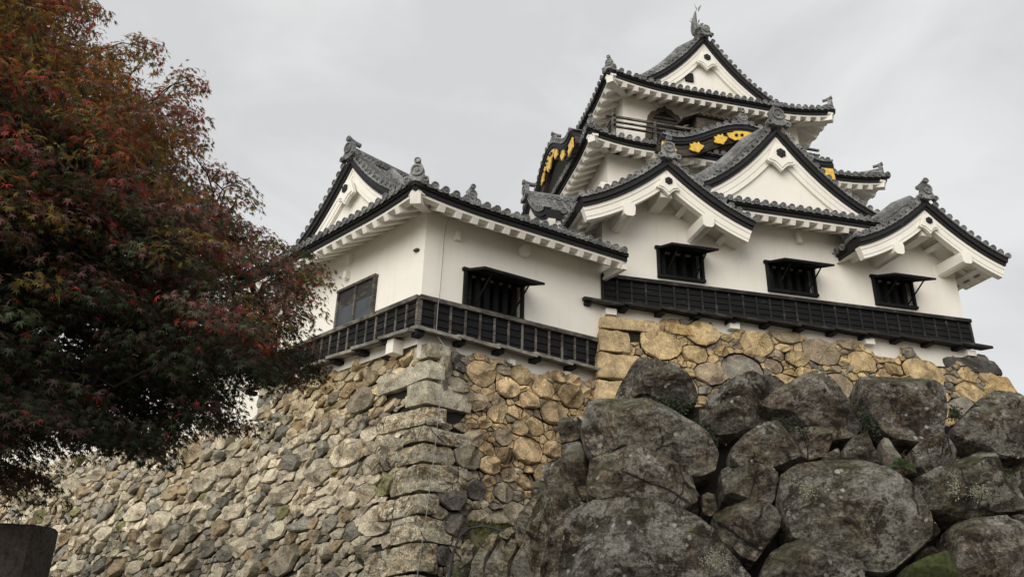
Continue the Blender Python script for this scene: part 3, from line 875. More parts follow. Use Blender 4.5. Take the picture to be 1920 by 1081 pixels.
    posr = eave_line(t, e, (ex1, ey), (ex1, ey2), (-1, 0), z2, ups_, D=D, rise=0.95, tmax=lambda s: min(D, s, Ls - s))
    r2 = t.build('second_roof', M['tile'], tower, 40); e.build('eave_board', M['eave'], r2)
    white_eave(r2, pos, L2, 0.95, 0.40, drop=0.42, skip=0.62, skip_end=0.62, hips=(1, 1))
    white_eave(r2, posl, Ls, 0.92, 0.42, drop=0.40, skip=0.6, skip_end=0.62, hips=(1, 1))
    white_eave(r2, posr, Ls, 0.92, 0.42, drop=0.40, skip=0.62, skip_end=6.6, hips=(1, 1))
    s7 = 0.7071
    for c, d in (((ex0, ey), (s7, s7)), ((ex1, ey), (-s7, s7))):
        hip_rafter(r2, c, z2 - 0.12, d, 1.35, 0.25)
        sx = 1 if d[0] > 0 else -1
        pts = [np.array([c[0] + sx * q, c[1] + q, z2 + 0.28 * (1 - q / 1.9) ** 2 + 0.95 * (0.5 * q / 1.9 + 0.5 * (q / 1.9) ** 2) + 0.03]) for q in np.linspace(0.12, 1.85, 7)]
        ridge(r2, pts, 0.24, 0.16, 'hip_ridge')
        onigawara(r2, np.array([c[0] + sx * 0.12, c[1] + 0.12, z2 + 0.30]), np.array([-d[0], -d[1], 0]), np.array([s7 * 1, -s7 * sx, 0]), 0.62)
    # undulating gable on the front
    def kara(c, a, back, w, name, zf=15.90, h=0.92, depth=2.2):
        kg, pt, fr, n3 = gable(r2, c, a, back, w, zf - 0.27, h, prof_kara, depth, name, barge=0.33, barge_mat='brown', descend=False, verge_back=0.35, slope_from=0.35)
        bk = MB(); us = np.linspace(-1, 1, 31); ps = np.array([pt(u) for u in us]); ups = np.array([fr(u)[1] for u in us])
        bk.sweep(ps, [(0.05, 0.02), (0.05, 0.12), (0.0, 0.12), (0.0, 0.02)], n3, ups); bk.build('verge_board', M['eave'], kg)
        so = MB(); G = [[pt(u, b) - fr(u)[1] * 0.12 for b in (0.22, 1.3)] for u in us]; so.grid(G); so.build('soffit', M['plaster'], kg)
        # gilt fittings: leaf plates along the board, big one in the centre, squared ones at the feet
        a3 = np.array([a[0], a[1], 0.0])
        def plate(u, poly, sc, dz=-0.2):
            t, up = fr(u); g = MB(); o = pt(u) + up * dz + n3 * 0.0
            g.extrude([(x * sc, y * sc) for x, y in poly], o, t if np.dot(t, a3) > 0 else -t, up, n3, 0.045)
            return g
        leaf3 = [(0, 0.5), (0.14, 0.28), (0.34, 0.36), (0.36, 0.14), (0.58, 0.02), (0.36, -0.16), (0.2, -0.22), (0.0, -0.36), (-0.2, -0.22), (-0.36, -0.16), (-0.58, 0.02), (-0.36, 0.14), (-0.34, 0.36), (-0.14, 0.28)]
        for u in (-0.62, -0.34, 0.34, 0.62):
            plate(u, leaf3[::-1], 0.50, -0.17).build('gilt_fitting', M['gold'], kg)
        foot = [(-0.5, -0.4), (-0.5, 0.4), (0.36, 0.4), (0.26, 0.16), (0.52, 0.0), (0.42, -0.2), (0.5, -0.4)]
        for sg in (-1, 1):
            f2 = [(x * -sg, y) for x, y in foot]
            plate(sg * 0.90, f2[::-1] if sg < 0 else f2, 0.5, -0.18).build('gilt_fitting', M['gold'], kg)
        cen = [(0, 0.3), (0.35, 0.26), (0.8, 0.30), (0.62, 0.10), (0.95, 0.0), (0.86, -0.2), (0.6, -0.3), (0.42, -0.22), (0.3, -0.46), (0.14, -0.66), (0, -0.52)]
        cen = cen + [(-x, y) for x, y in cen[-2:0:-1]]
        g = plate(0.0, cen[::-1], 0.76, -0.17); go_ = g.build('gilt_fitting', M['gold'], kg)
        o = pt(0.0)
        for dx in (-0.4, -0.2, 0.2, 0.4):
            fl = MB(); flower(fl, o + a3 * dx - ZV * (0.16 if abs(dx) < 0.3 else 0.2) + n3 * 0.045, n3, a3, 0.05); fl.build('boss', M['eave'], kg)
        onigawara(kg, o + ZV * 0.42 - n3 * 0.15, n3, a3, 0.72)
        ridge(kg, [o + ZV * 0.3 - n3 * 0.2, o + ZV * 0.3 - n3 * depth], 0.26, 0.16)
        return kg, pt
    kara((CX, 1.42), (1, 0), (0, 1), 3.05, 'undulating_gable_roof')
    kara((0.0, 5.2), (0, -1), (1, 0), 2.75, 'undulating_gable_roof', 16.28, 1.1)
    kara((WT - 0.0, 5.9), (0, 1), (-1, 0), 2.4, 'undulating_gable_roof', 16.45, 1.0)

    # ---- railing
    rl = MB()
    for z, hh in ((17.36, 0.065), (17.16, 0.045), (16.97, 0.05)):
        rl.bx(1.45, WT - 1.9, 2.74, 2.82, z - hh / 2, z + hh / 2)
        rl.bx(1.45, 1.53, 2.6, 9.0, z - hh / 2 + 0.004, z + hh / 2 + 0.004)
    rl.bx(1.22, 1.45, 2.74, 2.82, 17.33, 17.39)
    ro = rl.build('railing', M['worn'], tower)
    for x, big_ in ((1.49, 1), (2.95, 0), (4.3, 0), (6.75, 0), (7.75, 0), (8.55, 0)):
        p = MB(); ww = 0.06 if big_ else 0.04
        p.bx(x - ww, x + ww, 2.715, 2.845, 16.3, 17.40 + 0.10 * big_)
        if big_: p.lathe((x, 2.78, 17.5), ZV, [(0.06, 0), (0.085, 0.06), (0.06, 0.13), (0, 0.18)], 8)
        p.build('railing_post', M['worn'], ro)
    # ---- bell shaped window on the third storey
    def bell(cx, y):
        half = [(0.78, -1.0), (0.73, -0.5), (0.66, -0.05), (0.62, 0.18), (0.50, 0.35), (0.35, 0.39), (0.25, 0.53), (0.1, 0.57), (0, 0.68)]
        outp = half + [(-x, z) for x, z in half[-2::-1]]
        inn = [(x * 0.72, z * 0.74 - 0.03) for x, z in outp]
        f = MB(); n = len(outp)
        A = [np.array([cx + x, y - 0.10, 17.98 + z]) for x, z in outp]; B = [np.array([cx + x, y - 0.10, 17.98 + z]) for x, z in inn]
        A2 = [p + Y3 * 0.11 for p in A]; B2 = [p + Y3 * 0.11 for p in B]
        f.grid([A, B]); f.grid([A2, A]); f.grid([B, B2])
        fo = f.build('window', M['brown'], tower)
        d = MB(); d.add([p + Y3 * 0.055 for p in B], [tuple(range(n))[::-1]]); d.build('dark_opening', M['dark'], fo)
        for z in (-0.2, -0.02, 0.14):
            b = MB(); b.bx(cx - 0.46, cx + 0.46, y - 0.07, y - 0.05, 17.98 + z, 17.98 + z + 0.07); b.build('bar', M['brown'], fo)
    bell(3.66, 3.5); bell(WT - 3.66, 3.5)
    # small dark canopy roof just right of the bell window
    cn = MB()
    cn.box((5.3, 3.05, 18.02), (0.85, 0, -0.03), (0, 0.42, 0.10), (0, -0.01, 0.03))
    cn.box((4.26, 3.0, 17.88), (0.32, 0, 0.17), (0, 0.42, 0.05), (0, 0, 0.025))
    for i in range(9): cn.box((4.62 + i * 0.19, 2.64, 17.97 - i * 0.006), (0.03, 0, 0), (0, 0.10, 0.03), (0, 0, 0.03))
    cn.bx(4.5, 5.6, 2.75, 3.5, 16.6, 17.95)
    cn.build('canopy', M['brown'], tower)
    b = MB(); b.lathe((5.35, 3.35, 18.02), -Y3, [(0.0, -0.2), (0.13, -0.2), (0.17, 0.0), (0.13, 0.13), (0.0, 0.16)], 14); b.build('eave_boss', M['plaster'], tower, 60)

    # ---- top roof
    ex0, ex1, ey, z3 = 1.22, WT - 1.22, 2.45, 18.74
    L3 = ex1 - ex0; D = 1.3
    up3 = lambda s: 0.34 * (max(0, 2.6 - s) / 2.6) ** 2 + 0.34 * (max(0, s - L3 + 2.6) / 2.6) ** 2
    t, e = MB(), MB()
    pos = eave_line(t, e, (ex0, ey), (ex1, ey), (0, 1), z3, up3, D=D, rise=0.5, tmax=lambda s: min(D, s, L3 - s))
    ey2 = DT - 2.6; Ls = ey2 - ey; Ds = 1.3
    upd = lambda s: 0.34 * (max(0, 2.6 - s) / 2.6) ** 2 + 0.34 * (max(0, s - Ls + 2.6) / 2.6) ** 2
    posl = eave_line(t, e, (ex0, ey2), (ex0, ey), (1, 0), z3, upd, D=Ds, rise=0.5, tmax=lambda s: min(Ds, s, Ls - s))
    posr = eave_line(t, e, (ex1, ey), (ex1, ey2), (-1, 0), z3, upd, D=Ds, rise=0.5, tmax=lambda s: min(Ds, s, Ls - s))
    r3 = t.build('top_roof', M['tile'], tower, 40); e.build('eave_board', M['eave'], r3)
    white_eave(r3, pos, L3, 1.05, 0.385, drop=0.44, skip=0.65, skip_end=0.65, hips=(1, 1))
    white_eave(r3, posl, Ls, 0.95, 0.42, drop=0.42, skip=0.6, skip_end=0.65, hips=(1, 1))
    white_eave(r3, posr, Ls, 0.95, 0.42, drop=0.42, skip=0.65, skip_end=3.0, hips=(1, 1))
    for c, d in (((ex0, ey), (s7, s7)), ((ex1, ey), (-s7, s7))):
        hip_rafter(r3, c, z3 - 0.06, d, 1.45, 0.22)
        sx = 1 if d[0] > 0 else -1
        pts = [np.array([c[0] + sx * q, c[1] + q, z3 + 0.36 * (1 - q / 1.3) ** 2 + 0.5 * (0.5 * q / 1.3 + 0.5 * (q / 1.3) ** 2) + 0.03]) for q in np.linspace(0.1, 1.28, 6)]
        ridge(r3, pts, 0.24, 0.17, 'hip_ridge')
        onigawara(r3, np.array([c[0] + sx * 0.1, c[1] + 0.1, z3 + 0.38]), np.array([-d[0], -d[1], 0]), np.array([s7, -s7 * sx, 0]), 0.66)
    tg, pt, fr, n3 = gable(r3, (CX, 3.62), (1, 0), (0, 1), 3.75, 19.2, 2.82, prof_k(0.90), 7.6, 'top_gable_roof', barge=0.40)
    inf = MB(); us = np.linspace(-0.97, 0.97, 25)
    top = [pt(u, 0.16) - ZV * 0.25 for u in us]; inf.grid([[np.array([p[0], p[1], 18.9]) for p in top], top]); inf.build('gable_wall', M['plaster'], r3)
    pendant(r3, np.array([CX, 3.6, 21.15]), -Y3, X3, 0.95)
    wn_ = MB(); wn_.bx(4.72, 5.03, 3.70, 3.79, 20.2, 20.56); wn_.build('gable_window', M['dark'], r3)
    ridge(r3, [(CX, 3.6, 22.22), (CX, 6.0, 22.2), (CX, 11, 22.24)], 0.36, 0.36)
    onigawara(r3, np.array([CX, 3.42, 22.25]), -Y3, X3, 0.74, knob=False)
    # leaping fish ornament
    fi = MB(); spn = []
    for q in np.linspace(0, 1, 14):
        y = 3.62 + 0.30 * math.sin(q * 2.6) - 0.10 * q ** 2; z = 22.55 + 1.28 * q - 0.05 * math.sin(q * 3)
        spn.append((CX - 0.14 - 0.06 * q, y, 22.5 + (z - 22.55) * 0.84))
    rad = [0.20, 0.24, 0.25, 0.24, 0.215, 0.19, 0.165, 0.145, 0.125, 0.105, 0.09, 0.07, 0.05, 0.015]
    fi.tube(spn, rad, 10)
    def fin(p, dx, dy, dz, wv):
        p = np.array(p) - np.array([0.16, 0, 0.02]); dx, dz = dx * 0.75, dz * 0.7; tip = p + np.array([dx, dy, dz]); s = np.array(wv)
        fi.add([p - s, p + s, tip, p - s + np.array([0.03, 0.03, 0]), p + s + np.array([0.03, 0.03, 0]), tip + np.array([0.012, 0.012, 0])], [(0, 1, 2), (5, 4, 3), (0, 2, 5, 3), (1, 4, 5, 2)])
    for sx in (-1, 1):
        fin((CX + sx * 0.16, 3.66, 22.75), sx * 0.26, -0.05, -0.12, (0, 0, 0.10)); fin((CX + sx * 0.15, 3.75, 23.0), sx * 0.2, 0, 0.2, (0, 0, 0.09)); fin((CX + sx * 0.1, 3.8, 23.2), sx * 0.13, 0.05, 0.25, (0, 0, 0.06))
        fin((CX + sx * 0.03, 3.6, 23.6), sx * 0.16, -0.05, 0.33, (0, 0, 0.08)); fin((CX + sx * 0.12, 3.5, 22.62), sx * 0.22, -0.12, 0.1, (0, 0, 0.07))
    for i in range(5):
        fin((CX, 3.9 - 0.03 * i, 22.85 + i * 0.15), 0, 0.2, 0.14, (0, 0, 0.06))
    fi.build('fish_ornament', M['tile'], r3, 50)
build_tower()

# ================================================================== ATTACHED CORNER TURRET
turret = thing('corner_turret', 'low white corner turret with grey tiled hip roof and black board skirting', 'castle turret', QO, Q_ROT)
def build_turret():
    LL = np.array([math.cos(math.radians(AF - AL)), math.sin(math.radians(AF - AL)), 0.0])   # left wall direction in local axes
    nl = np.array([-LL[1], LL[0], 0.0])
    FL, LLn = 5.5, 6.85
    zb, zt = 6.9, 11.0
    w = MB()
    wall_face(w, (0, 0, 0), X3, -Y3, FL, zb, zt, [(1.1, 2.58, 8.34, 9.2)])
    wall_face(w, LL * LLn, -LL, nl, LLn, 7.2, zt)
    wall_face(w, np.array([FL, LLn * LL[1], 0]), -X3, Y3, FL - LL[0] * LLn, zb, zt)
    w.build('wall', M['plaster'], turret)
    awning_window(turret, (0, 0, 0), X3, -Y3, 1.1, 2.58, 8.34, 9.2, 0.98, 0.28)
    # closed shutter window on the left wall
    P = lambda s, z, o: LL * s + nl * o + ZV * z
    f = MB(); s0, s1, z0, z1 = 1.80, 3.28, 8.30, 9.30
    f.box(P((s0 + s1) / 2, z1 + 0.03, 0.04), LL * (s1 - s0 + 0.16) / 2, nl * 0.07, ZV * 0.035)
    f.box(P((s0 + s1) / 2, z0 - 0.03, 0.04), LL * (s1 - s0 + 0.1) / 2, nl * 0.06, ZV * 0.035)
    for s in (s0 - 0.03, (s0 + s1) / 2, s1 + 0.03): f.box(P(s, (z0 + z1) / 2, 0.035), LL * 0.035, nl * 0.06, ZV * (z1 - z0) / 2)
    fo = f.build('shuttered_window', M['worn'], turret)
    for a, b in ((s0, (s0 + s1) / 2 - 0.035), ((s0 + s1) / 2 + 0.035, s1)):
        p = MB(); p.box(P((a + b) / 2, z0 + 0.27, 0.045), LL * (b - a) / 2, nl * 0.015, ZV * 0.27); p.build('metal_panel', M['metal_sheet'], fo)
        p = MB(); p.box(P((a + b) / 2, z0 + 0.77, 0.035), LL * (b - a) / 2, nl * 0.012, ZV * 0.23); p.build('shutter_board', M['pale_wood'], fo)
    wainscot(turret, (-0.04, 0, 0), X3, -Y3, 4.92, 7.50, 8.30, 13)
    wainscot(turret, LL * LLn, -LL, nl, LLn + 0.02, 7.50, 8.30, 18)
    c = MB(); c.box((-0.05, -0.055, 7.9), X3 * 0.05, Y3 * 0.055, ZV * 0.375); c.build('corner_post', M['worn'], turret)
    ledge(turret, (-0.15, 0, 0), X3, -Y3, 5.0, 7.44, 0.98, 0.40)
    ledge(turret, LL * (LLn + 0.3), -LL, nl, LLn + 0.45, 7.44, 0.98, 0.40)
    for s in (0.62, 4.5):
        b = MB(); b.box(P(s, 7.22, 0.14), LL * 0.13, nl * 0.14, ZV * 0.16); b.build('sill_block', M['plaster'], turret)
    for s in (2.35, 3.9):
        b = MB(); b.bx(s - 0.08, s + 0.08, -0.12, 0, 7.13, 7.28); b.build('sill_block', M['plaster'], turret)
    # little wall fittings
    for s, z in ((0.78, 10.0),):
        b = MB(); b.bx(s - 0.06, s + 0.06, -0.12, 0, z - 0.1, z + 0.12); b.build('wall_bracket', M['plaster'], turret)
    b = MB(); b.lathe((2.62, 0.02, 10.13), -Y3, [(0, 0), (0.15, 0), (0.16, 0.12), (0.13, 0.2), (0, 0.2)], 14); b.build('eave_boss', M['plaster'], turret, 60)
    for s, z in ((3.0, 10.15), (3.05, 9.72)):
        b = MB(); b.box(P(s, z, 0.07), LL * 0.06, nl * 0.07, ZV * 0.1); b.box(P(s, z - 0.12, 0.1), LL * 0.02, nl * 0.03, ZV * 0.03); b.build('wall_bracket', M['plaster'], turret)
    b = MB(); b.box(P(0.25, 9.52, 0.04), LL * 0.07, nl * 0.04, ZV * 0.025); b.build('wall_hook', M['worn'], turret)
    # ---- roof
    z = 10.42; cx_, cy_ = -0.79, -1.0
    L1 = 5.15 - cx_
    D = 1.15
    upf = lambda s: 0.14 * (max(0, 2.0 - s) / 2.0) ** 2
    t, e = MB(), MB()
    pos = eave_line(t, e, (cx_, cy_), (5.15, cy_), (0, 1), z, upf, D=D, rise=0.5, tmax=lambda s: min(D + s * 0.26, 0.25 + s * 1.1))
    LE = LLn + 2.0
    A = np.array([cx_, cy_, 0]) + LL * LE; inn = -nl
    upl = lambda s: 0.14 * (max(0, s - LE + 2.0) / 2.0) ** 2 + 0.14 * (max(0, 1.6 - s) / 1.6) ** 2
    posl = eave_line(t, e, (A[0], A[1]), (cx_, cy_), (inn[0], inn[1]), z, upl, D=D, rise=0.5, tmax=lambda s: min(D, 0.25 + (LE - s) * 1.1))
    ro = t.build('turret_roof', M['tile'], turret, 40); e.build('eave_board', M['eave'], ro)
    white_eave(ro, pos, L1, 1.0, 0.40, drop=0.50, skip=0.75, skip_end=0.12, hips=(1, 0))
    white_eave(ro, posl, LE, 1.0, 0.40, drop=0.50, skip=0.6, skip_end=0.75, hips=(1, 1))
    bis = -unit(np.array([cx_, cy_, 0]))
    hip_rafter(ro, (cx_, cy_), z - 0.27, -bis * -1, 1.35, 0.42)
    cap_ = MB(); cap_.bx(5.05, 5.17, -0.9, 0.3, z - 0.44, z - 0.2); cap_.build('end_board', M['plaster'], ro)
    pts = [np.array([cx_, cy_, 0]) + bis * q * 1.30 + ZV * (z + 0.17 * (1 - q / 1.15) ** 2 + 0.5 * (0.5 * q / 1.15 + 0.5 * (q / 1.15) ** 2) + 0.03) for q in np.linspace(0.1, 1.1, 6)]
    ridge(ro, pts, 0.24, 0.17, 'hip_ridge')
    onigawara(ro, np.array([cx_, cy_, z + 0.17]) + bis * 0.14, -bis, unit(np.cross(-bis, ZV)) * 1.0, 0.72)
    # gable over the left wall
    gc = LL * 3.5 + nl * 0.02
    bk_ = -nl
    tg, pt, fr, n3 = gable(ro, (gc[0], gc[1]), (-LL[0], -LL[1]), (bk_[0], bk_[1]), 3.42, 10.72, 2.42, prof_k(0.66), 6.2, 'gable_roof', barge=0.36, descend=False)
    inf = MB(); us = np.linspace(-0.97, 0.97, 25)
    top = [pt(u, 0.16) - ZV * 0.22 for u in us]; inf.grid([[np.array([p[0], p[1], 10.6]) for p in top], top]); inf.build('gable_wall', M['plaster'], tg)
    pendant(tg, np.array([gc[0], gc[1], 12.32]) + nl * 0.0, nl, LL * -1, 0.85)
    onigawara(tg, np.array([gc[0], gc[1], 13.38]) + nl * 0.12, nl, -LL, 0.85)
    ridge(tg, [np.array([gc[0], gc[1], 13.31]) + bk_ * q for q in (-0.1, 2, 6.0)], 0.32, 0.32)
    # ridge descending the front slope behind the verge, ending in its own end tile
    u_ = np.linspace(0.06, 0.99, 10)
    pts = [pt(u, 0.95) + fr(u)[1] * 0.25 for u in u_]
    m = MB(); sd = np.array([[1.0, 0, 0]] * len(pts)); upx = np.array([fr(u)[1] for u in u_])
    for z0, z1, ww in ((0, 0.07, 0.14), (0.07, 0.13, 0.12), (0.13, 0.19, 0.135)): m.sweep(pts, [(-ww, z0), (ww, z0), (ww, z1), (-ww, z1)], sd, upx)
    q = np.linspace(0, math.pi, 7); m.sweep(pts, [(0.1 * math.cos(x), 0.19 + 0.1 * math.sin(x)) for x in q], sd, upx)
    m.build('descending_ridge', M['tile'], tg, 40)
    onigawara(ro, np.array([pts[-1][0] - 0.05, -0.55, z + 0.28]), -Y3, X3, 0.6)
build_turret()

# ================================================================== STONEWORK
def clip_poly(poly, a, b, c):
    """keep a*x+b*y<=c"""
    out = []; n = len(poly)
    for i in range(n):
        p, q = poly[i], poly[(i + 1) % n]
        dp, dq = a * p[0] + b * p[1] - c, a * q[0] + b * q[1] - c
        if dp <= 0: out.append(p)
        if dp * dq < 0:
            t = dp / (dp - dq); out.append((p[0] + (q[0] - p[0]) * t, p[1] + (q[1] - p[1]) * t))
    return out

def pack(rng, w, h, radii, inside=None, seeds=()):
    """dart throwing with shrinking radii -> (x, y, r)"""
    S = [list(s) for s in seeds]
    arr = np.array(S, float).reshape(-1, 3)
    for r, tries in radii:
        pts = rng.random((tries, 2)) * [w, h]
        for p in pts:
            rr = r * rng.uniform(0.85, 1.2)
            if inside is not None and not inside(p[0], p[1]): continue
            if len(arr):
                d = np.hypot(arr[:, 0] - p[0], arr[:, 1] - p[1])
                if (d < (arr[:, 2] + rr) * 0.93).any(): continue
            arr = np.vstack([arr, [p[0], p[1], rr]])
    return arr

def power_cells(S, w, h):
    cells = []
    rm = S[:, 2].max()
    for i, (x, y, r) in enumerate(S):
        R = r * 2.4 + 0.1
        poly = [(max(0, x - R), max(0, y - R)), (min(w, x + R), max(0, y - R)), (min(w, x + R), min(h, y + R)), (max(0, x - R), min(h, y + R))]
        d = np.hypot(S[:, 0] - x, S[:, 1] - y)
        for j in np.argsort(d)[1:26]:
            if d[j] > R + rm * 2.2: break
            xj, yj, rj = S[j]
            c = ((xj * xj + yj * yj - rj * rj) - (x * x + y * y - r * r)) / 2
            poly = clip_poly(poly, xj - x, yj - y, c)
            if len(poly) < 3: break
        cells.append(poly if len(poly) >= 3 else None)
    return cells

def radial(poly, K, c):
    th = np.linspace(0, 2 * math.pi, K, endpoint=False)
    P = np.asarray(poly) - c; Q = np.roll(P, -1, axis=0)
    out = np.zeros(K)
    for i, t in enumerate(th):
        dx, dy = math.cos(t), math.sin(t); best = 1e9
        for a, b in zip(P, Q):
            ex, ey = b[0] - a[0], b[1] - a[1]; den = dx * ey - dy * ex
            if abs(den) < 1e-9: continue
            s = (a[0] * ey - a[1] * ex) / den; u = (a[0] * dy - a[1] * dx) / den
            if s > 0 and -1e-6 <= u <= 1 + 1e-6: best = min(best, s)
        out[i] = best if best < 1e8 else np.linalg.norm(P, axis=1).mean()
    return th, out

def stone_dome(mb, poly, mapf, rng, depth, colr, K=16, gap=0.012, push=0.0, round_=1):
    """one wall stone: cell outline, drawn in by the gap, with a facetted bulging face"""
    P = np.asarray(poly, float); c = P.mean(axis=0)
    # merge very short edges, knock the corners off a little, then subdivide
    n = len(P); keep = [i for i in range(n) if np.linalg.norm(P[i] - P[i - 1]) > 0.25 * gap + 0.012]
    if len(keep) >= 3: P = P[keep]
    Q = []
    for i in range(len(P)):
        a, b, d = P[i - 1], P[i], P[(i + 1) % len(P)]
        t = rng.uniform(0.04, 0.20)
        Q += [b + (a - b) * t, b + (d - b) * t]
    P = np.array(Q)
    seg = np.linalg.norm(np.roll(P, -1, 0) - P, axis=1); per = seg.sum(); st = per / K
    B = []
    for i in range(len(P)):
        k = max(1, int(round(seg[i] / st)))
        for j in range(k): B.append(P[i] + (P[(i + 1) % len(P)] - P[i]) * j / k)
    B = np.array(B); c = B.mean(axis=0); D = B - c; rad = np.linalg.norm(D, axis=1); rm = rad.mean()
    D = D * np.maximum(1 - gap / np.maximum(rad, 1e-4), 0.3)[:, None]
    D = D * (1 + rng.normal(0, 0.018, len(D)))[:, None]
    K = len(B)
    rings = [(1.0, -0.25), (1.0, 0.10), (0.965, 0.45), (0.87, 0.78), (0.66, 0.96), (0.35, 1.05), (0.0, 1.08)]
    pl = []
    for _ in range(4):
        a = rng.uniform(0, 2 * math.pi); g = rng.uniform(0.3, 1.5)
        pl.append((rng.uniform(0.45, 0.95), g * math.cos(a), g * math.sin(a)))
    tx, ty = rng.normal(0, 0.30), rng.normal(0.08, 0.30)
    V = []
    for rho, hh in rings:
        x = D[:, 0] * rho; y = D[:, 1] * rho
        h = np.full(K, hh)
        if hh > 0.2:
            for c0, gx, gy in pl: h = np.minimum(h, c0 + gx * x / rm + gy * y / rm)
            h = np.maximum(h, 0.16) + rng.normal(0, 0.04, K) * (rho > 0) + (tx * x + ty * y) / rm * 0.8
        V.append(np.stack([c[0] + x, c[1] + y, h * depth + push], 1))
    V = np.concatenate(V)
    W = mapf(V[:, 0], V[:, 1], V[:, 2])
    n = len(rings)
    fs = [(i * K + j, i * K + (j + 1) % K, (i + 1) * K + (j + 1) % K, (i + 1) * K + j) for i in range(n - 2) for j in range(K)]
    fs += [((n - 2) * K + j, (n - 2) * K + (j + 1) % K, (n - 1) * K) for j in range(K)]
    mb.add(W, fs, np.asarray(colr))

def fbm(p, sc, oct_=4):
    return mnoise.fractal(Vector((p[0] * sc, p[1] * sc, p[2] * sc)), 0.9, 2.1, oct_)

# ---- corner line of the turret base (battered)
CTOP = QO + FV * 0.25 + nF * 0.15; CTOP = CTOP.copy(); CTOP[2] = 7.2
CDIR = az(171) * 0.13
def corner_at(z): return CTOP + CDIR * (7.2 - z) + ZV * (z - 7.2)
L1V = az(-47.2); L2V = az(-53.5)
n1 = np.array([-L1V[1], L1V[0], 0]); n2 = np.array([-L2V[1], L2V[0], 0])
U1 = 6.75
def map_left(u, v, h):
    u, v, h = np.asarray(u), np.asarray(v), np.asarray(h)
    base = CTOP[None, :] + CDIR[None, :] * (7.2 - v)[:, None]
    p = base + L1V * np.minimum(u, U1)[:, None] + L2V * np.maximum(u - U1, 0)[:, None]
    w = np.clip((u - U1 + 0.4) / 0.8, 0, 1)[:, None]
    p = p + (n1 * (1 - w) + n2 * w) * h[:, None]
    p[:, 2] = v
    return p
def map_front(u, v, h):
    u, v, h = np.asarray(u), np.asarray(v), np.asarray(h)
    p = CTOP[None, :] + CDIR[None, :] * (7.2 - v)[:, None] + FV * u[:, None] + nF * h[:, None]
    p[:, 2] = v
    return p
TB0 = TO + TXv * -0.10 - TYv * 0.10
def map_tower(u, v, h):
    u, v, h = np.asarray(u), np.asarray(v), np.asarray(h)
    dz = 8.98 - v
    p = TB0[None, :] + TXv * (u * (1 + 0.03 * dz) - 0.14 * dz)[:, None] - TYv * (0.22 * dz + h)[:, None]
    p[:, 2] = v
    return p
def map_tower_left(u, v, h):
    u, v, h = np.asarray(u), np.asarray(v), np.asarray(h)
    dz = 8.98 - v
    p = TB0[None, :] + TXv * (-0.14 * dz - h)[:, None] + TYv * (u - 0.22 * dz)[:, None]
    p[:, 2] = v
    return p
def top_left(u): return 7.38 if u < 6.45 else 6.5 + 0.08 * math.sin(u * 1.7)

def tone_left(rng, u, v, lo=2.2):
    base = np.array([0.54, 0.485, 0.375]) * rng.uniform(0.62, 1.18)
    q = rng.random()
    if q < 0.15: base = np.array([0.29, 0.275, 0.235]) * rng.uniform(0.7, 1.1)
    elif q < 0.27: base = np.array([0.37, 0.295, 0.19]) * rng.uniform(0.75, 1.05)
    elif q < 0.285: base = np.array([0.23, 0.22, 0.11])
    elif q < 0.32: base = np.array([0.16, 0.15, 0.125])
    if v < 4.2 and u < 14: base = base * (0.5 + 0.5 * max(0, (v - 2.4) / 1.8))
    if v > 5.9 and u < 5: base = base * np.array([1.06, 0.99, 0.87])
    return base
def tone_front(rng, u, v):
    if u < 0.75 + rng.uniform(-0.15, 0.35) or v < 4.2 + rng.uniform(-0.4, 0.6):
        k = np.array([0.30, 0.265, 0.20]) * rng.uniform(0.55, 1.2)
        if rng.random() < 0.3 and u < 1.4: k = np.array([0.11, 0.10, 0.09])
        return k
    q = rng.random()
    if q < 0.2: return np.array([0.30, 0.245, 0.175]) * rng.uniform(0.75, 1.2)
    return np.array([0.47, 0.355, 0.21]) * rng.uniform(0.65, 1.15)
def tone_tower(rng, u, v):
    q = rng.random()
    if q < 0.16: return np.array([0.26, 0.24, 0.20]) * rng.uniform(0.7, 1.1)
    if q < 0.34: return np.array([0.33, 0.265, 0.185]) * rng.uniform(0.75, 1.1)
    return np.array([0.47, 0.36, 0.20]) * rng.uniform(0.7, 1.15)

def rubble(name, mat, parent, rng, u0, u1, v0, v1, mapf, radii, tone, depth, top=None, aniso=1.35, skew=0.0, K=14, skip=None, seeds=(), smooth=24, backing=True):
    """rubble facing: stones of many sizes with smaller ones wedged between"""
    w, h = (u1 - u0) / aniso, v1 - v0
    S = pack(rng, w, h, radii, None, seeds)
    cells = power_cells(S, w, h)
    mb = MB()
    for (x, y, r), poly in zip(S, cells):
        if poly is None: continue
        uv = [(u0 + px * aniso + skew * (py - y), v0 + py) for px, py in poly]
        cu, cv = u0 + x * aniso, v0 + y
        if top is not None and cv > top(cu) - r * 0.1: continue
        if skip is not None and skip(cu, cv): continue
        if top is not None:
            uv = [(a, min(b, top(a) + 0.03)) for a, b in uv]
        stone_dome(mb, uv, mapf, rng, min(depth, r * 1.0) * rng.uniform(0.85, 1.5), tone(rng, cu, cv), K, gap=0.007 + 0.045 * r, push=rng.uniform(-0.06, 0.08) * min(1, r / 0.2))
    ob = mb.build(name, mat, parent, smooth)
    if backing:
        bk = MB(); us = np.linspace(u0, u1, 40)
        for a, b in zip(us[:-1], us[1:]):
            tp = (top((a + b) / 2) - 0.42) if top is not None else v1 - 0.4
            q = mapf(np.array([a, b, b, a]), np.array([v0, v0, tp, tp]), np.full(4, -0.07))
            q2 = mapf(np.array([b, a]), np.array([tp, tp]), np.full(2, -1.2))
            bk.add(np.vstack([q, q2]), [(0, 1, 2, 3), (3, 2, 4, 5)])
        bk.build('earth_core', M['gap'], parent)
    return ob

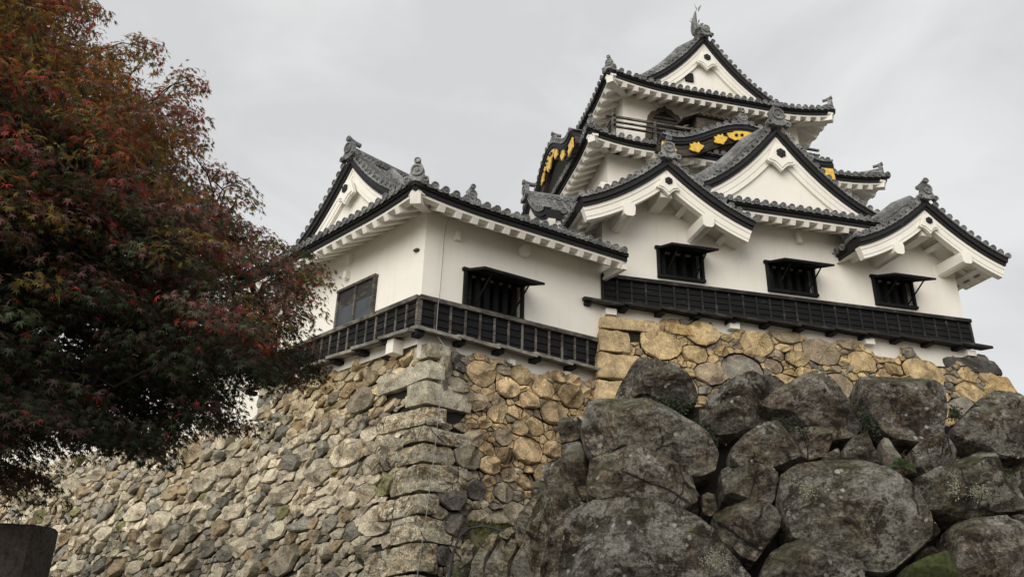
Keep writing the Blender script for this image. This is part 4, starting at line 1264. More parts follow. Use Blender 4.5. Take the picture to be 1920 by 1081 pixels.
def rough_block(mb, mapf, la, lb, za, zb, rng, colr, res=(11, 9, 6), amp=0.05, pw=18):
    """weathered block; mapf(a, b, z) -> world, a in [0,la], b in [0,lb]"""
    nx, ny, nz = res
    idx = {}; V = []; F = []
    seed = rng.uniform(0, 100)
    def vert(i, j, k):
        key = (i, j, k)
        if key in idx: return idx[key]
        x, y, z = 2 * i / nx - 1, 2 * j / ny - 1, 2 * k / nz - 1
        m = max(abs(x), abs(y), abs(z)); L = (abs(x) ** pw + abs(y) ** pw + abs(z) ** pw) ** (1 / pw)
        f = m / L if L > 0 else 1; x, y, z = x * f, y * f, z * f
        ln = math.sqrt(x * x + y * y + z * z)
        a, b, zz = (x + 1) / 2 * la, (y + 1) / 2 * lb, za + (z + 1) / 2 * (zb - za)
        dn = fbm((a * 1.0 + seed, b, zz), 1.8) * amp * 1.3 + fbm((a + seed, b + 5, zz), 6.0) * amp * 0.55
        a += x / ln * dn; b += y / ln * dn; zz += z / ln * dn
        idx[key] = len(V); V.append(mapf(a, b, zz)); return idx[key]
    for s, fixed, n1_, n2_ in ((0, 0, ny, nz), (0, nx, ny, nz), (1, 0, nx, nz), (1, ny, nx, nz), (2, 0, nx, ny), (2, nz, nx, ny)):
        for p in range(n1_):
            for q in range(n2_):
                def g(pp, qq): return vert(*((fixed, pp, qq) if s == 0 else (pp, fixed, qq) if s == 1 else (pp, qq, fixed)))
                F.append((g(p, q), g(p + 1, q), g(p + 1, q + 1), g(p, q + 1)))
    mb.add(np.array(V), F, colr)

rngs = np.random.default_rng(11)
base = thing('rubble_base_wall', 'long grey and tan rubble stone wall carrying the low corner turret', 'stone wall', corner_at(0))
inv = Matrix.Translation(-Vector(corner_at(0).tolist()))
def rel(mapf):
    o = corner_at(0)
    return lambda u, v, h: mapf(u, v, h) - o
zs = [7.24, 6.84, 6.36, 5.80, 5.36, 5.02, 4.60, 4.02, 3.58, 3.08, 2.52, 2.0, 1.45, 0.9, 0.3]
QUOINS = []
for i, (zt, zb) in enumerate(zip(zs[:-1], zs[1:])):
    long_left = (i % 2 == 1)
    la = rngs.uniform(1.15, 1.75) if long_left else rngs.uniform(0.55, 0.95)
    lb = rngs.uniform(0.42, 0.6) if long_left else rngs.uniform(0.8, 1.35)
    ta, tb_ = rngs.uniform(-0.10, 0.05), rngs.uniform(-0.10, 0.05)
    if i == 0: la, lb, ta, tb_ = 0.55, 0.5, 0, 0
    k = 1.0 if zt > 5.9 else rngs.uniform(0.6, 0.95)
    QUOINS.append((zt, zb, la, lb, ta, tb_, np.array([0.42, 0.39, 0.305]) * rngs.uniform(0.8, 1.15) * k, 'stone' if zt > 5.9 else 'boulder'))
def under_left(u, v): return any(zb + ta * u < v < zt + ta * u and u < la - 0.28 for zt, zb, la, lb, ta, tb_, c_, m_ in QUOINS)
def under_front(u, v): return any(zb + tb_ * u < v < zt + tb_ * u and u < lb - 0.34 for zt, zb, la, lb, ta, tb_, c_, m_ in QUOINS)
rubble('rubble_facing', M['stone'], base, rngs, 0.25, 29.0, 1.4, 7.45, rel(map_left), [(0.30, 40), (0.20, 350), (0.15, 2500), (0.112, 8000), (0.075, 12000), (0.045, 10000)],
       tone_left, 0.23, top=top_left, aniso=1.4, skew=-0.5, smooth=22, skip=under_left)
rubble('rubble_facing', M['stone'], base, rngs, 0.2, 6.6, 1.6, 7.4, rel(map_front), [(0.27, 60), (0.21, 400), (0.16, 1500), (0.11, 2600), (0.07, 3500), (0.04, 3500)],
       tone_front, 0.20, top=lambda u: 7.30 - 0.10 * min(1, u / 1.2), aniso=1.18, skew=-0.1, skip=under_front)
kc = MB(); zz_ = np.array([1.2, 7.0])
kL = rel(map_left)(np.array([0.3, 0.3]), zz_, np.full(2, -0.07)); kF = rel(map_front)(np.array([0.26, 0.26]), zz_, np.full(2, -0.07))
kc.add(np.vstack([kL, kF]), [(0, 1, 3, 2)]); kc.build('earth_core', M['gap'], base)
# big dressed stones up the corner, laid long and short in turn
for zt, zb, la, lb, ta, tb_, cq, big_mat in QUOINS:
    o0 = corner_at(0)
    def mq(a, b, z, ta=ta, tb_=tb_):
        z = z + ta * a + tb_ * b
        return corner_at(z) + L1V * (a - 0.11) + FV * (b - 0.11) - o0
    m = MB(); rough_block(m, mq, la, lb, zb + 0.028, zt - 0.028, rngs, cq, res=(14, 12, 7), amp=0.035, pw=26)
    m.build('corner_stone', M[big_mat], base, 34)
# end stones where the high part stops
for zt, zb in ((7.3, 6.86), (6.84, 6.5)):
    o0 = corner_at(0)
    def mq(a, b, z): 
        c = corner_at(z); return c + L1V * (6.1 + a) + n1 * (0.08 - b) - o0
    m = MB(); rough_block(m, mq, 0.62, 0.6, zb, zt, rngs, np.array([0.2, 0.2, 0.18]) if zt > 7 else np.array([0.33, 0.27, 0.18])); m.build('corner_stone', M['stone'], base, 34)

tbase = thing('tower_stone_base', 'tan and ochre boulder plinth under the tall white tower', 'stone base', TB0)
def relt(mapf): return lambda u, v, h: mapf(u, v, h) - TB0
WTB = 11.62
TQ = [(9.2, 8.58, 1.75), (8.58, 7.92, 0.8), (7.92, 7.18, 1.15), (7.18, 6.5, 0.8), (6.5, 5.8, 1.25), (5.8, 5.0, 0.85)]
rubble('rubble_facing', M['gold_stone'], tbase, rngs, 0.02, WTB, 5.0, 9.16, relt(map_tower), [(0.42, 70), (0.34, 300), (0.24, 1000), (0.13, 2500), (0.08, 4500), (0.045, 5500)],
       tone_tower, 0.15, top=lambda u: 9.13 - 0.1 * (0.5 + 0.5 * math.sin(u * 2.1)) * (u > 3.2), aniso=1.3, K=18, skip=lambda u, v: any(b < v < a and u < l - 0.15 for a, b, l in TQ))
rubble('rubble_facing', M['gold_stone'], tbase, rngs, 0.3, 9.0, 5.0, 8.98, relt(map_tower_left), [(0.40, 40), (0.3, 300), (0.18, 800), (0.1, 900)], tone_tower, 0.15, aniso=1.3)
zs = [8.98, 8.58, 7.92, 7.18, 6.5, 5.8, 5.0]
for i, (zt, zb) in enumerate(zip(zs[:-1], zs[1:])):
    la = TQ[i][2]; lb = [0.5, 0.9, 0.6, 0.9, 0.6, 0.9][i]
    def mq(a, b, z):
        return map_tower(np.array([a - 0.05]), np.array([z]), np.array([0.10 - b]))[0] - TB0
    m = MB(); rough_block(m, mq, la, lb, zb + 0.025, zt - 0.025, rngs, np.array([0.45, 0.345, 0.20]) * rngs.uniform(0.7, 1.1), amp=0.045)
    m.build('corner_stone', M['gold_stone'], tbase, 34)
for (a0, a1, zt, zb, cc) in ((1.8, 3.0, 8.96, 8.66, (0.45, 0.32, 0.15)), (10.1, 11.72, 8.92, 8.5, (0.075, 0.072, 0.066)), (10.95, 11.8, 8.44, 7.75, (0.44, 0.31, 0.15)), (10.1, 11.95, 7.72, 7.1, (0.13, 0.13, 0.125))):
    def mq(a, b, z):
        return map_tower(np.array([a0 + a]), np.array([z]), np.array([0.08 - b]))[0] - TB0
    m = MB(); rough_block(m, mq, a1 - a0, 0.6, zb, zt, rngs, np.array(cc), amp=0.03); m.build('corner_stone', M['gold_stone'], tbase, 34)

# ---- white plastered building on top of the long wall, mostly behind the maple
pw = thing('plaster_outbuilding', 'long low white plastered building above the rubble wall, behind the maple', 'building', map_left([7.3], [6.35], [-1.0])[0], math.radians(90 + 53.5))
w = MB(); w.bx(0.0, 17.0, -4.5, 0.0, 0, 3.1); w.build('wall', M['plaster'], pw)
w = MB(); w.bx(-0.3, 17.4, -5.0, 0.75, 3.1, 3.22); rf = w.build('roof', M['tile'], pw)
w = MB()
for i in range(62): roll(w, [np.array([-0.2 + i * 0.285, 0.8, 3.25]), np.array([-0.2 + i * 0.285, -2.0, 4.6])], np.array([0, 0.4, 0.9]))
w.add([(-0.3, 0.75, 3.2), (17.4, 0.75, 3.2), (17.4, -2.0, 4.55), (-0.3, -2.0, 4.55)], [(0, 1, 2, 3)])
w.build('tile_rows', M['tile'], rf)
wi = MB(); wi.bx(2.05, 2.95, 0.0, 0.02, 0.95, 2.2); wo = wi.build('window', M['dark'], pw)
for i in range(5):
    b = MB(); b.bx(2.08 + i * 0.19, 2.19 + i * 0.19, 0.021, 0.13, 0.95, 2.2); b.build('bar', M['plaster'], wo)

# ================================================================== FOREGROUND BOULDERS
def boulder(poly_px, A, n, depth, rng, colr, name, parent, mat='boulder', K=72, facets=4, amp=0.05, back=0.7, push=0.0, smooth=180, off=None):
    """one boulder: a closed rock whose face is outlined on a plane through A with normal n, with its own bulge, facets and back"""
    n = unit(n); e1 = unit(np.cross(ZV, n)); e2 = np.cross(n, e1)
    W = [on_plane(x, y, A, n) for x, y in poly_px]
    P = np.array([[np.dot(p - A, e1), np.dot(p - A, e2)] for p in W])
    # signed area -> CCW, centroid by area
    x, y = P[:, 0], P[:, 1]; x2, y2 = np.roll(x, -1), np.roll(y, -1); cr = x * y2 - x2 * y
    if cr.sum() < 0: P = P[::-1]; x, y = P[:, 0], P[:, 1]; x2, y2 = np.roll(x, -1), np.roll(y, -1); cr = x * y2 - x2 * y
    a = cr.sum() / 2; c = np.array([((x + x2) * cr).sum(), ((y + y2) * cr).sum()]) / (6 * a)
    th, rr = radial(P, K, c)
    rr = 0.9 * rr + 0.05 * (np.roll(rr, 1) + np.roll(rr, -1))
    rm = math.sqrt(a / math.pi)
    seed = rng.uniform(0, 200)
    nz1 = np.array([fbm((math.cos(t) * 1.5 + seed, math.sin(t) * 1.5, 0), 1.6, 4) for t in th])
    rr = rr * (0.99 + 0.02 * nz1)
    pl = [(rng.uniform(0.55, 0.85), rng.normal(0, 0.2), rng.uniform(0.7, 1.3)), (rng.uniform(0.85, 1.05), rng.normal(0, 0.15), -rng.uniform(0.15, 0.5))]
    for _ in range(facets):
        q = rng.uniform(0, 2 * math.pi); g = rng.uniform(0.10, 1.6)
        pl.append((rng.uniform(0.62, 0.9) + 0.42 * g, g * math.cos(q), g * math.sin(q)))
    rho_f = [1.0, 0.997, 0.99, 0.98, 0.965, 0.945, 0.92, 0.89, 0.86, 0.82, 0.78, 0.73, 0.68, 0.63, 0.57, 0.51, 0.45, 0.39, 0.33, 0.27, 0.21, 0.14, 0.07]
    rings = [(0.55, -back), (0.85, -back * 0.85), (0.96, -back * 0.5), (1.0, -back * 0.2), (1.0, -0.04)] + [(r, None) for r in rho_f[1:]]
    V = []
    def disp(u, v, h):
        p = (u + seed, v, h)
        return amp * (fbm(p, 1.1 / max(rm, 0.25), 3) * 0.45) + amp * 0.36 * fbm(p, 6.0, 5) - amp * 0.5 * max(0, 0.25 - abs(fbm((p[0] + 9, p[1] * 1.6, p[2]), 2.2, 3)))
    cos_, sin_ = np.cos(th), np.sin(th)
    for rho, hb in rings:
        for j in range(K):
            u, v = rr[j] * rho * cos_[j], rr[j] * rho * sin_[j]
            if hb is None:
                hh = (1 - rho ** 12.0) ** 0.7
                for c0, gx, gy in pl: hh = min(hh, max(0.06, c0 + gx * u / rm + gy * v / rm))
                h = hh * depth
                f = 1.0 if rho < 0.97 else 0.5
                h += disp(u, v, 0) * f
            else:
                h = hb
            p = A + e1 * (c[0] + u) + e2 * (c[1] + v) + n * (h + push)
            V.append(p)
    h0 = depth * min([1.0] + [pq[0] for pq in pl]) + disp(0, 0, 0)
    V.append(A + e1 * c[0] + e2 * c[1] + n * (h0 + push)); V.append(A + e1 * c[0] + e2 * c[1] - n * back)
    m = len(rings)
    fs = [(i * K + j, i * K + (j + 1) % K, (i + 1) * K + (j + 1) % K, (i + 1) * K + j) for i in range(m - 1) for j in range(K)]
    fs += [((m - 1) * K + j, (m - 1) * K + (j + 1) % K, m * K) for j in range(K)]
    fs += [((j + 1) % K, j, m * K + 1) for j in range(K)]
    mb = MB(); V = np.array(V)
    if off is not None: V = V - off
    mb.add(V, fs, np.asarray(colr))
    return mb.build(name, M[mat], parent, smooth)

rngb = np.random.default_rng(5)
BA = at_dist(1250, 900, 9.0)
e_ = az(93); nh = np.array([e_[1], -e_[0], 0])
BN = unit(nh * math.cos(math.radians(13)) + ZV * math.sin(math.radians(13)))
bw_o = np.array([BA[0], BA[1], 0.0])
bwall = thing('boulder_wall', 'wall of huge dark lichen-spotted boulders in the right foreground', 'boulder wall', bw_o)
Z5 = lambda L: [(1000 + x / 3.84, 650 + y / 3.84) for x, y in L]
Z6 = lambda L: [(1000 + x / 3.84, 800 + y / 3.84) for x, y in L]
Z7 = lambda L: [(1420 + x / 3.84, 650 + y / 3.84) for x, y in L]
Z8 = lambda L: [(1420 + x / 3.84, 800 + y / 3.84) for x, y in L]
BL = [
 (Z5([(690,110),(745,55),(860,75),(960,100),(1080,160),(1180,235),(1210,290),(1190,340),(1100,375),(1040,400),(930,345),(800,320),(690,340),(600,370),(570,370),(600,270),(640,190)]), 0.34, -0.25, (0.105,0.092,0.075)),
 (Z5([(400,410),(480,385),(560,420),(700,440),(860,450),(960,490),(1050,560),(1100,590),(1250,680),(1330,800),(1310,900),(1180,950),(1100,920),(900,840),(700,790),(640,765),(430,790),(370,700),(340,590),(350,500)]), 0.42, 0.0, (0.15,0.138,0.108)),
 (Z5([(1270,290),(1330,230),(1420,185),(1560,160),(1680,115),(1790,115),(1860,170),(1890,220),(1750,300),(1650,380),(1480,400),(1300,400)]), 0.3, -0.3, (0.075,0.068,0.06)),
 (Z5([(1200,430),(1280,415),(1400,405),(1560,400),(1620,470),(1670,520),(1650,560),(1480,600),(1340,620),(1260,610),(1200,560)]), 0.28, -0.08, (0.11,0.10,0.08)),
 (Z7([(0,385),(150,290),(280,230),(380,200),(500,250),(580,310),(640,390),(760,510),(780,560),(720,620),(560,650),(420,590),(250,490),(100,460)]), 0.34, -0.12, (0.115,0.10,0.08)),
 (Z7([(735,190),(900,185),(1100,205),(1330,230),(1380,270),(1375,680),(1290,690),(1140,650),(1000,640),(930,590),(830,500),(740,380)]), 0.26, -0.1, (0.11,0.097,0.08)),
 (Z7([(1510,450),(1600,360),(1700,305),(1820,310),(1920,340),(2100,400),(2200,520),(2100,620),(1900,560),(1700,500),(1580,490)]), 0.3, -0.2, (0.15,0.137,0.108)),
 (Z7([(1390,600),(1460,510),(1580,480),(1700,510),(1920,590),(2100,640),(2150,760),(1980,800),(1860,815),(1700,770),(1550,710),(1420,650)]), 0.32, 0.02, (0.115,0.10,0.085)),
 ([(1365,848),(1385,830),(1422,806),(1448,801),(1497,803),(1506,820),(1512,846),(1512,866),(1485,876),(1441,882),(1420,877),(1391,879),(1365,871)], 0.3, 0.02, (0.14,0.128,0.10)),
 ([(1499,803),(1532,811),(1550,822),(1555,837),(1548,856),(1516,866),(1514,846),(1508,820)], 0.2, 0.02, (0.17,0.155,0.125)),
 (Z6([(1340,330),(1390,300),(1460,320),(1560,330),(1700,360),(1735,400),(1730,530),(1700,580),(1600,570),(1480,530),(1370,510),(1350,420)]), 0.28, 0.05, (0.125,0.122,0.10)),
 (Z6([(400,260),(480,230),(640,210),(760,235),(880,255),(960,300),(1010,330),(1090,350),(1140,390),(1165,480),(1175,560),(1130,610),(1050,660),(900,620),(720,560),(560,550),(440,560),(380,520),(380,380)]), 0.4, 0.08, (0.14,0.125,0.10)),
 (Z6([(430,560),(600,575),(660,610),(820,610),(960,660),(1100,720),(1180,760),(1250,830),(1380,960),(1500,1050),(1560,1120),(1560,1250),(900,1400),(150,1400),(180,1000),(220,700),(300,620)]), 0.45, 0.15, (0.10,0.096,0.08)),
 (Z6([(1290,640),(1380,590),(1520,575),(1620,600),(1720,660),(1755,720),(1740,790),(1660,890),(1590,985),(1500,960),(1420,880),(1320,800),(1280,740)]), 0.32, 0.05, (0.105,0.095,0.075)),
 (Z8([(130,390),(220,330),(400,315),(600,325),(700,350),(840,430),(1000,520),(1060,580),(1110,680),(1160,780),(1180,880),(1100,960),(960,1060),(880,1085),(740,1070),(580,1010),(430,960),(350,880),(200,840),(160,720),(125,540)]), 0.5, 0.12, (0.125,0.122,0.10)),
 (Z8([(590,190),(640,120),(760,85),(810,130),(870,220),(880,300),(870,400),(820,380),(700,330),(610,290)]), 0.28, 0.0, (0.11,0.098,0.078)),
 (Z8([(880,90),(920,75),(965,130),(990,250),(1040,380),(1055,470),(1040,500),(980,470),(920,400),(890,280)]), 0.16, 0.03, (0.15,0.13,0.105)),
 (Z8([(1095,180),(1150,120),(1240,100),(1330,125),(1420,180),(1460,230),(1450,270),(1350,310),(1200,340),(1130,310)]), 0.28, 0.0, (0.12,0.102,0.082)),
 (Z8([(1090,400),(1180,370),(1330,330),(1420,280),(1530,245),(1640,280),(1760,360),(1840,450),(1890,560),(1900,630),(1780,645),(1620,650),(1500,700),(1300,680),(1180,640),(1120,500)]), 0.42, 0.1, (0.09,0.086,0.06)),
 (Z8([(1330,760),(1450,730),(1600,730),(1750,740),(1950,780),(2100,850),(2100,1250),(1300,1250),(1310,900)]), 0.42, 0.15, (0.12,0.108,0.085)),
 (Z8([(20,1030),(60,950),(160,880),(280,870),(360,920),(440,1000),(560,1040),(680,1060),(720,1250),(300,1330),(-60,1250)]), 0.4, 0.18, (0.105,0.095,0.075)),
 (Z8([(420,270),(480,220),(560,175),(605,210),(600,270),(540,300),(440,300)]), 0.16, 0.0, (0.13,0.112,0.09)),
 (Z6([(1250,800),(1310,780),(1400,840),(1470,960),(1440,990),(1380,950),(1300,880)]), 0.16, -0.02, (0.10,0.09,0.072)),
 (Z8([(1150,670),(1280,665),(1330,710),(1310,770),(1220,830),(1180,780)]), 0.18, -0.08, (0.11,0.10,0.08)),
 (Z8([(1650,690),(1800,660),(1920,690),(2100,720),(2100,790),(1920,760),(1750,735)]), 0.22, 0.0, (0.11,0.095,0.075)),
 (Z6([(1210,490),(1260,455),(1310,490),(1340,570),(1290,620),(1230,600)]), 0.14, -0.1, (0.12,0.108,0.088)),
 (Z6([(1130,690),(1200,650),(1250,690),(1260,750),(1210,770),(1150,730)]), 0.14, -0.1, (0.09,0.08,0.065)),
 (Z6([(600,552),(700,545),(720,575),(680,598),(640,584)]), 0.08, 0.18, (0.17,0.155,0.125)),
 (Z6([(1130,380),(1190,420),(1215,500),(1205,590),(1170,600)]), 0.12, -0.2, (0.10,0.09,0.07)),
 (Z8([(1850,250),(1960,200),(2080,260),(2080,480),(1960,560),(1890,470)]), 0.3, -0.25, (0.07,0.062,0.05)),
 (Z8([(1190,880),(1260,820),(1320,870),(1330,960),(1250,980),(1180,950)]), 0.2, -0.15, (0.09,0.085,0.07)),
 (Z5([(1560,440),(1700,400),(1800,440),(1840,540),(1760,580),(1640,540)]), 0.15, -0.4, (0.05,0.045,0.035)),
]
for P, d, ps, cc in BL:
    big_ = d > 0.2
    boulder(P, BA, BN, d * 1.3, rngb, (np.array(cc) * 0.6 + 0.4 * np.mean(cc)) * 0.92, 'boulder', bwall, K=128 if big_ else 48, facets=8 if big_ else 4, amp=0.07 if big_ else 0.035, back=0.8 if big_ else 0.35, push=ps, off=bw_o, smooth=24)
for i in range(6):
    x0 = 1010 + i * 235
    boulder([(x0, 1290), (x0 + 60, 1215), (x0 + 170, 1225), (x0 + 225, 1290), (x0 + 215, 1480), (x0 + 110, 1540), (x0 + 10, 1490)], BA, BN, 0.4, rngb, (0.1, 0.092, 0.075), 'boulder', bwall, K=40, push=0.15, off=bw_o)
for x0, y0, ww, hh_ in ((1932, 845, 150, 215), (2085, 770, 190, 150), (2290, 765, 200, 170), (2060, 905, 210, 150), (2280, 930, 220, 160), (1990, 1060, 200, 170), (2200, 1090, 230, 190), (2440, 930, 200, 300), (2440, 1190, 200, 250)):
    q_ = [(0.02, 0.35), (0.2, 0.04), (0.62, 0.0), (0.95, 0.22), (1.0, 0.66), (0.78, 0.98), (0.3, 1.0), (0.03, 0.78)]
    boulder([(x0 + (a + rngb.normal(0, 0.03)) * ww, y0 + (b + rngb.normal(0, 0.03)) * hh_) for a, b in q_], BA, BN, 0.45, rngb, np.array((0.11, 0.1, 0.085)) * rngb.uniform(0.8, 1.2), 'boulder', bwall, K=64, facets=6, amp=0.06, off=bw_o, smooth=24)
# moss covered boulder at the bottom edge
boulder(Z8([(1000,1060),(1100,1010),(1240,970),(1340,970),(1430,1010),(1490,1080),(1490,1250),(950,1250)]), BA, BN, 0.3, rngb, (0.06, 0.075, 0.015), 'mossy_boulder', bwall, mat='moss', push=0.2, amp=0.05, off=bw_o)
Z4i = lambda L: [((x - 640) * 3.556, (y - 777) * 3.556) for x, y in L]
# side return of the boulder wall, split faces running back to the left
Z4 = lambda L: [(640 + x / 3.556, 777 + y / 3.556) for x, y in L]
for P, dist_, d, cc in (
 ([(1450,60),(1530,40),(1600,30),(1590,160),(1470,200)], 9.7, 0.2, (0.10,0.092,0.075)),
 ([(1460,200),(1590,170),(1640,260),(1650,380),(1640,560),(1540,640),(1480,500),(1470,320)], 9.4, 0.25, (0.10,0.093,0.075)),
 ([(1380,740),(1470,720),(1560,640),(1640,590),(1690,640),(1620,900),(1560,1200),(1300,1200),(1370,900)], 9.2, 0.3, (0.11,0.10,0.08)),
 ([(1350,640),(1380,560),(1470,520),(1480,640),(1440,740),(1380,720)], 10.0, 0.2, (0.085,0.08,0.045)),
 ([(1370,420),(1400,310),(1460,270),(1480,420),(1480,510),(1400,560),(1360,500)], 10.2, 0.25, (0.07,0.064,0.052)),
 ([(1480,480),(1540,500),(1560,660),(1480,760),(1450,700)], 9.6, 0.2, (0.10,0.095,0.075)),
 (Z4i([(1028,875),(1060,850),(1092,860),(1100,950),(1072,1005),(1036,965)]), 9.75, 0.2, (0.10,0.092,0.07)),
 (Z4i([(1000,950),(1030,900),(1050,960),(1055,1060),(1010,1110),(985,1040)]), 10.3, 0.2, (0.12,0.11,0.085))):
    A = at_dist(*Z4([(1500, 500)])[0], dist_); nn = unit(az(205) + ZV * 0.2)
    boulder(Z4(P), A, nn, d, rngb, np.array(cc) * 1.1, 'boulder', bwall, K=48, facets=5, amp=0.06, back=0.6, off=bw_o, smooth=30)

# earth packed behind the boulders
bk = MB()
line = [(1102, 900), (1108, 800), (1150, 775), (1330, 760), (1480, 765), (1600, 775), (1790, 800), (1920, 800), (2150, 830), (2560, 850)]
tp = [on_plane(x, y, BA - BN * 0.5, BN) - bw_o for x, y in line]
bt = [np.array([p[0], p[1] - 1.0, -0.1]) for p in tp]
bc = [p + np.array([0.4, 3.2, 0.3]) for p in tp]; bc2 = [p + np.array([1.0, 9.0, 1.2]) for p in tp]
bk.grid([bt, tp, bc, bc2]); bk.build('earth_core', M['gap'], bwall)

# slanting slate outcrop at the foot of the wall
oc_o = at_dist(930, 1060, 12.0); oc_o[2] = 1.0
outc = thing('slate_outcrop', 'slanting grey slate slabs jutting out between the two walls', 'rock outcrop', oc_o)
for P, dist_, d, cc in (
 ([(810,880),(850,830),(900,870),(870,960),(820,1010),(800,960)], 12.4, 0.15, (0.20,0.185,0.14)),
 ([(900,960),(960,810),(1060,760),(1040,830),(980,960),(900,1200),(800,1200)], 12.0, 0.18, (0.22,0.21,0.165)),
 ([(1000,960),(1060,840),(1110,820),(1090,920),(1020,1060),(940,1200),(900,1180)], 11.8, 0.16, (0.16,0.15,0.12)),
 ([(1080,900),(1150,800),(1180,860),(1130,980),(1090,1180),(980,1200)], 11.5, 0.16, (0.20,0.19,0.15)),
 ([(1050,790),(1160,745),(1175,780),(1110,830),(1060,815)], 12.2, 0.12, (0.21,0.2,0.16)),
 ([(1160,740),(1230,610),(1290,640),(1230,860),(1190,900),(1160,820)], 11.4, 0.2, (0.17,0.16,0.125)),
 ([(1180,930),(1240,820),(1320,680),(1370,800),(1380,1000),(1340,1220),(1080,1220)], 10.9, 0.24, (0.19,0.18,0.135)),
 ([(1260,600),(1290,440),(1350,400),(1380,460),(1390,560),(1330,690)], 11.2, 0.2, (0.15,0.14,0.11)),
 ([(720,1040),(790,960),(840,1000),(820,1120),(760,1220),(660,1220)], 12.3, 0.2, (0.10,0.10,0.06))):
    A = at_dist(*Z4([(1100, 850)])[0], dist_); nn = unit(az(195) + ZV * 0.25)
    boulder(Z4(P), A, nn, d, rngb, np.array(cc), 'slate_slab', outc, K=40, facets=5, amp=0.05, back=0.6, off=oc_o, smooth=40)

# mossy bank of earth filling the corner between the rubble wall and the boulders
tb = MB()
c36 = lambda u, f, z: np.array([*(corner_at(3.5) + FV * u + nF * f)[:2], z])
rows = []
for u in np.linspace(0.55, 7.0, 24):
    k_ = min(1.0, (u - 0.55) / 0.5)
    rows.append([c36(u, f, z * k_ + 0.06 * fbm((u, f, 0), 2.0)) for f, z in ((-0.4, 3.55), (0.2, 3.5), (0.5, 3.25), (0.85, 2.6), (1.3, 1.2), (1.8, 0.3), (2.6, -0.05))])
tb.grid(rows); to_ = tb.build('terrain', M['soil'], None, 180); to_['kind'] = 'structure'

# ================================================================== STONE MONUMENT (lower left)
so_ = at_dist(30, 1000, 4.6); so_[2] = 0
A = so_.copy(); A[2] = 1.0
stl = MB(); rs = np.random.default_rng(3)
a0 = on_plane(-220, 985, A, nh); a1 = on_plane(112, 985, A, nh)
wd = np.linalg.norm((a1 - a0)[:2]); ztop = on_plane(50, 981, A, nh)[2]
ex = unit(np.array([(a1 - a0)[0], (a1 - a0)[1], 0]))
o_ = np.array([a0[0], a0[1], 0])
byv = np.array([-ex[1], ex[0], 0.0]) if ex[0] > 0 else np.array([ex[1], -ex[0], 0.0])
def slab_map(a, b, z): return ex * a + byv * b + ZV * z
rough_block(stl, slab_map, wd - 0.13, 0.22, -0.1, ztop, rs, np.array([0.05, 0.042, 0.038]), res=(60, 10, 60), amp=0.010, pw=70)
st_o = stl.build('stone_monument', M['stele'], None, 40)
st_o.location = tuple(o_)
tag(st_o, 'dark flat-topped stone slab standing at the lower left edge', 'stone slab')

# ================================================================== CABLES
def wire(name, pts, r, mat, label, cat):
    m = MB(); o = np.array(pts[0], float); m.tube(np.array(pts) - o, r, 6)
    ob = m.build(name, M[mat], None, 180); ob.location = tuple(o); return tag(ob, label, cat)
qf = lambda s, o, z: QO + FV * s + nF * o + ZV * z
fp = lambda px, py, o: on_plane(px, py, QO + nF * o, nF)
pts = [fp(861, 361, 1.02), fp(858, 372, 0.98), fp(846, 398, 0.6), fp(836, 425, 0.22), fp(833, 445, 0.1), fp(829, 500, 0.1), fp(824, 558, 0.12), fp(822, 566, 0.2), fp(820, 590, 0.22), fp(818, 625, 0.24)]
for px, py in ((834, 650), (831, 690), (822, 780), (812, 870), (800, 960), (788, 1040), (778, 1110), (770, 1180)):
    z = fp(px, py, 0.3)[2]
    c = corner_at(z); pl_n = unit(nF + nL)
    pts.append(on_plane(px, py, c + pl_n * 0.17, pl_n))
wire('lightning_cable', pts, 0.0085, 'wire', 'thin grey cable running down the turret corner and stone wall', 'cable')
hp = [(838, 1110, 11.9), (845, 1060, 12.3), (851, 1030, 12.6), (862, 1005, 12.9), (880, 990, 13.0), (905, 985, 13.0), (930, 990, 12.8), (945, 996, 12.5), (960, 1010, 12.2)]
wire('rubber_hose', [at_dist(*h) for h in hp], 0.022, 'hose', 'black rubber hose looping over the mossy bank', 'hose')

# ================================================================== SMALL PLANTS AND LICHEN BETWEEN THE BOULDERS
def leaf_template(kind):
    if kind == 'maple':
        ang = np.radians([-128, -88, -46, 0, 46, 88, 128]); ln = np.array([0.42, 0.72, 0.93, 1.05, 0.93, 0.72, 0.42])
        V = [(0, 0, 0)]; F = []
        nt_a = np.radians([-160, -108, -67, -23, 23, 67, 108, 160]); nt_r = [0.10, 0.24, 0.28, 0.30, 0.30, 0.28, 0.24, 0.10]
        for a, r in zip(nt_a, nt_r): V.append((math.sin(a) * r, math.cos(a) * r, 0.02))
        for a, l in zip(ang, ln): V.append((math.sin(a) * l, math.cos(a) * l, -0.30 * l * l))
        for i in range(7): F.append((0, 1 + i, 9 + i, 2 + i))
        return np.array(V), F
    V = [(0, 0, 0), (0.28, 0.35, 0.05), (0.22, 0.75, 0.0), (0, 1.0, -0.12), (-0.22, 0.75, 0.0), (-0.28, 0.35, 0.05), (0, 0.5, -0.06)]
    return np.array(V, float), [(0, 1, 6), (1, 2, 6), (2, 3, 6), (3, 4, 6), (4, 5, 6), (5, 0, 6)]

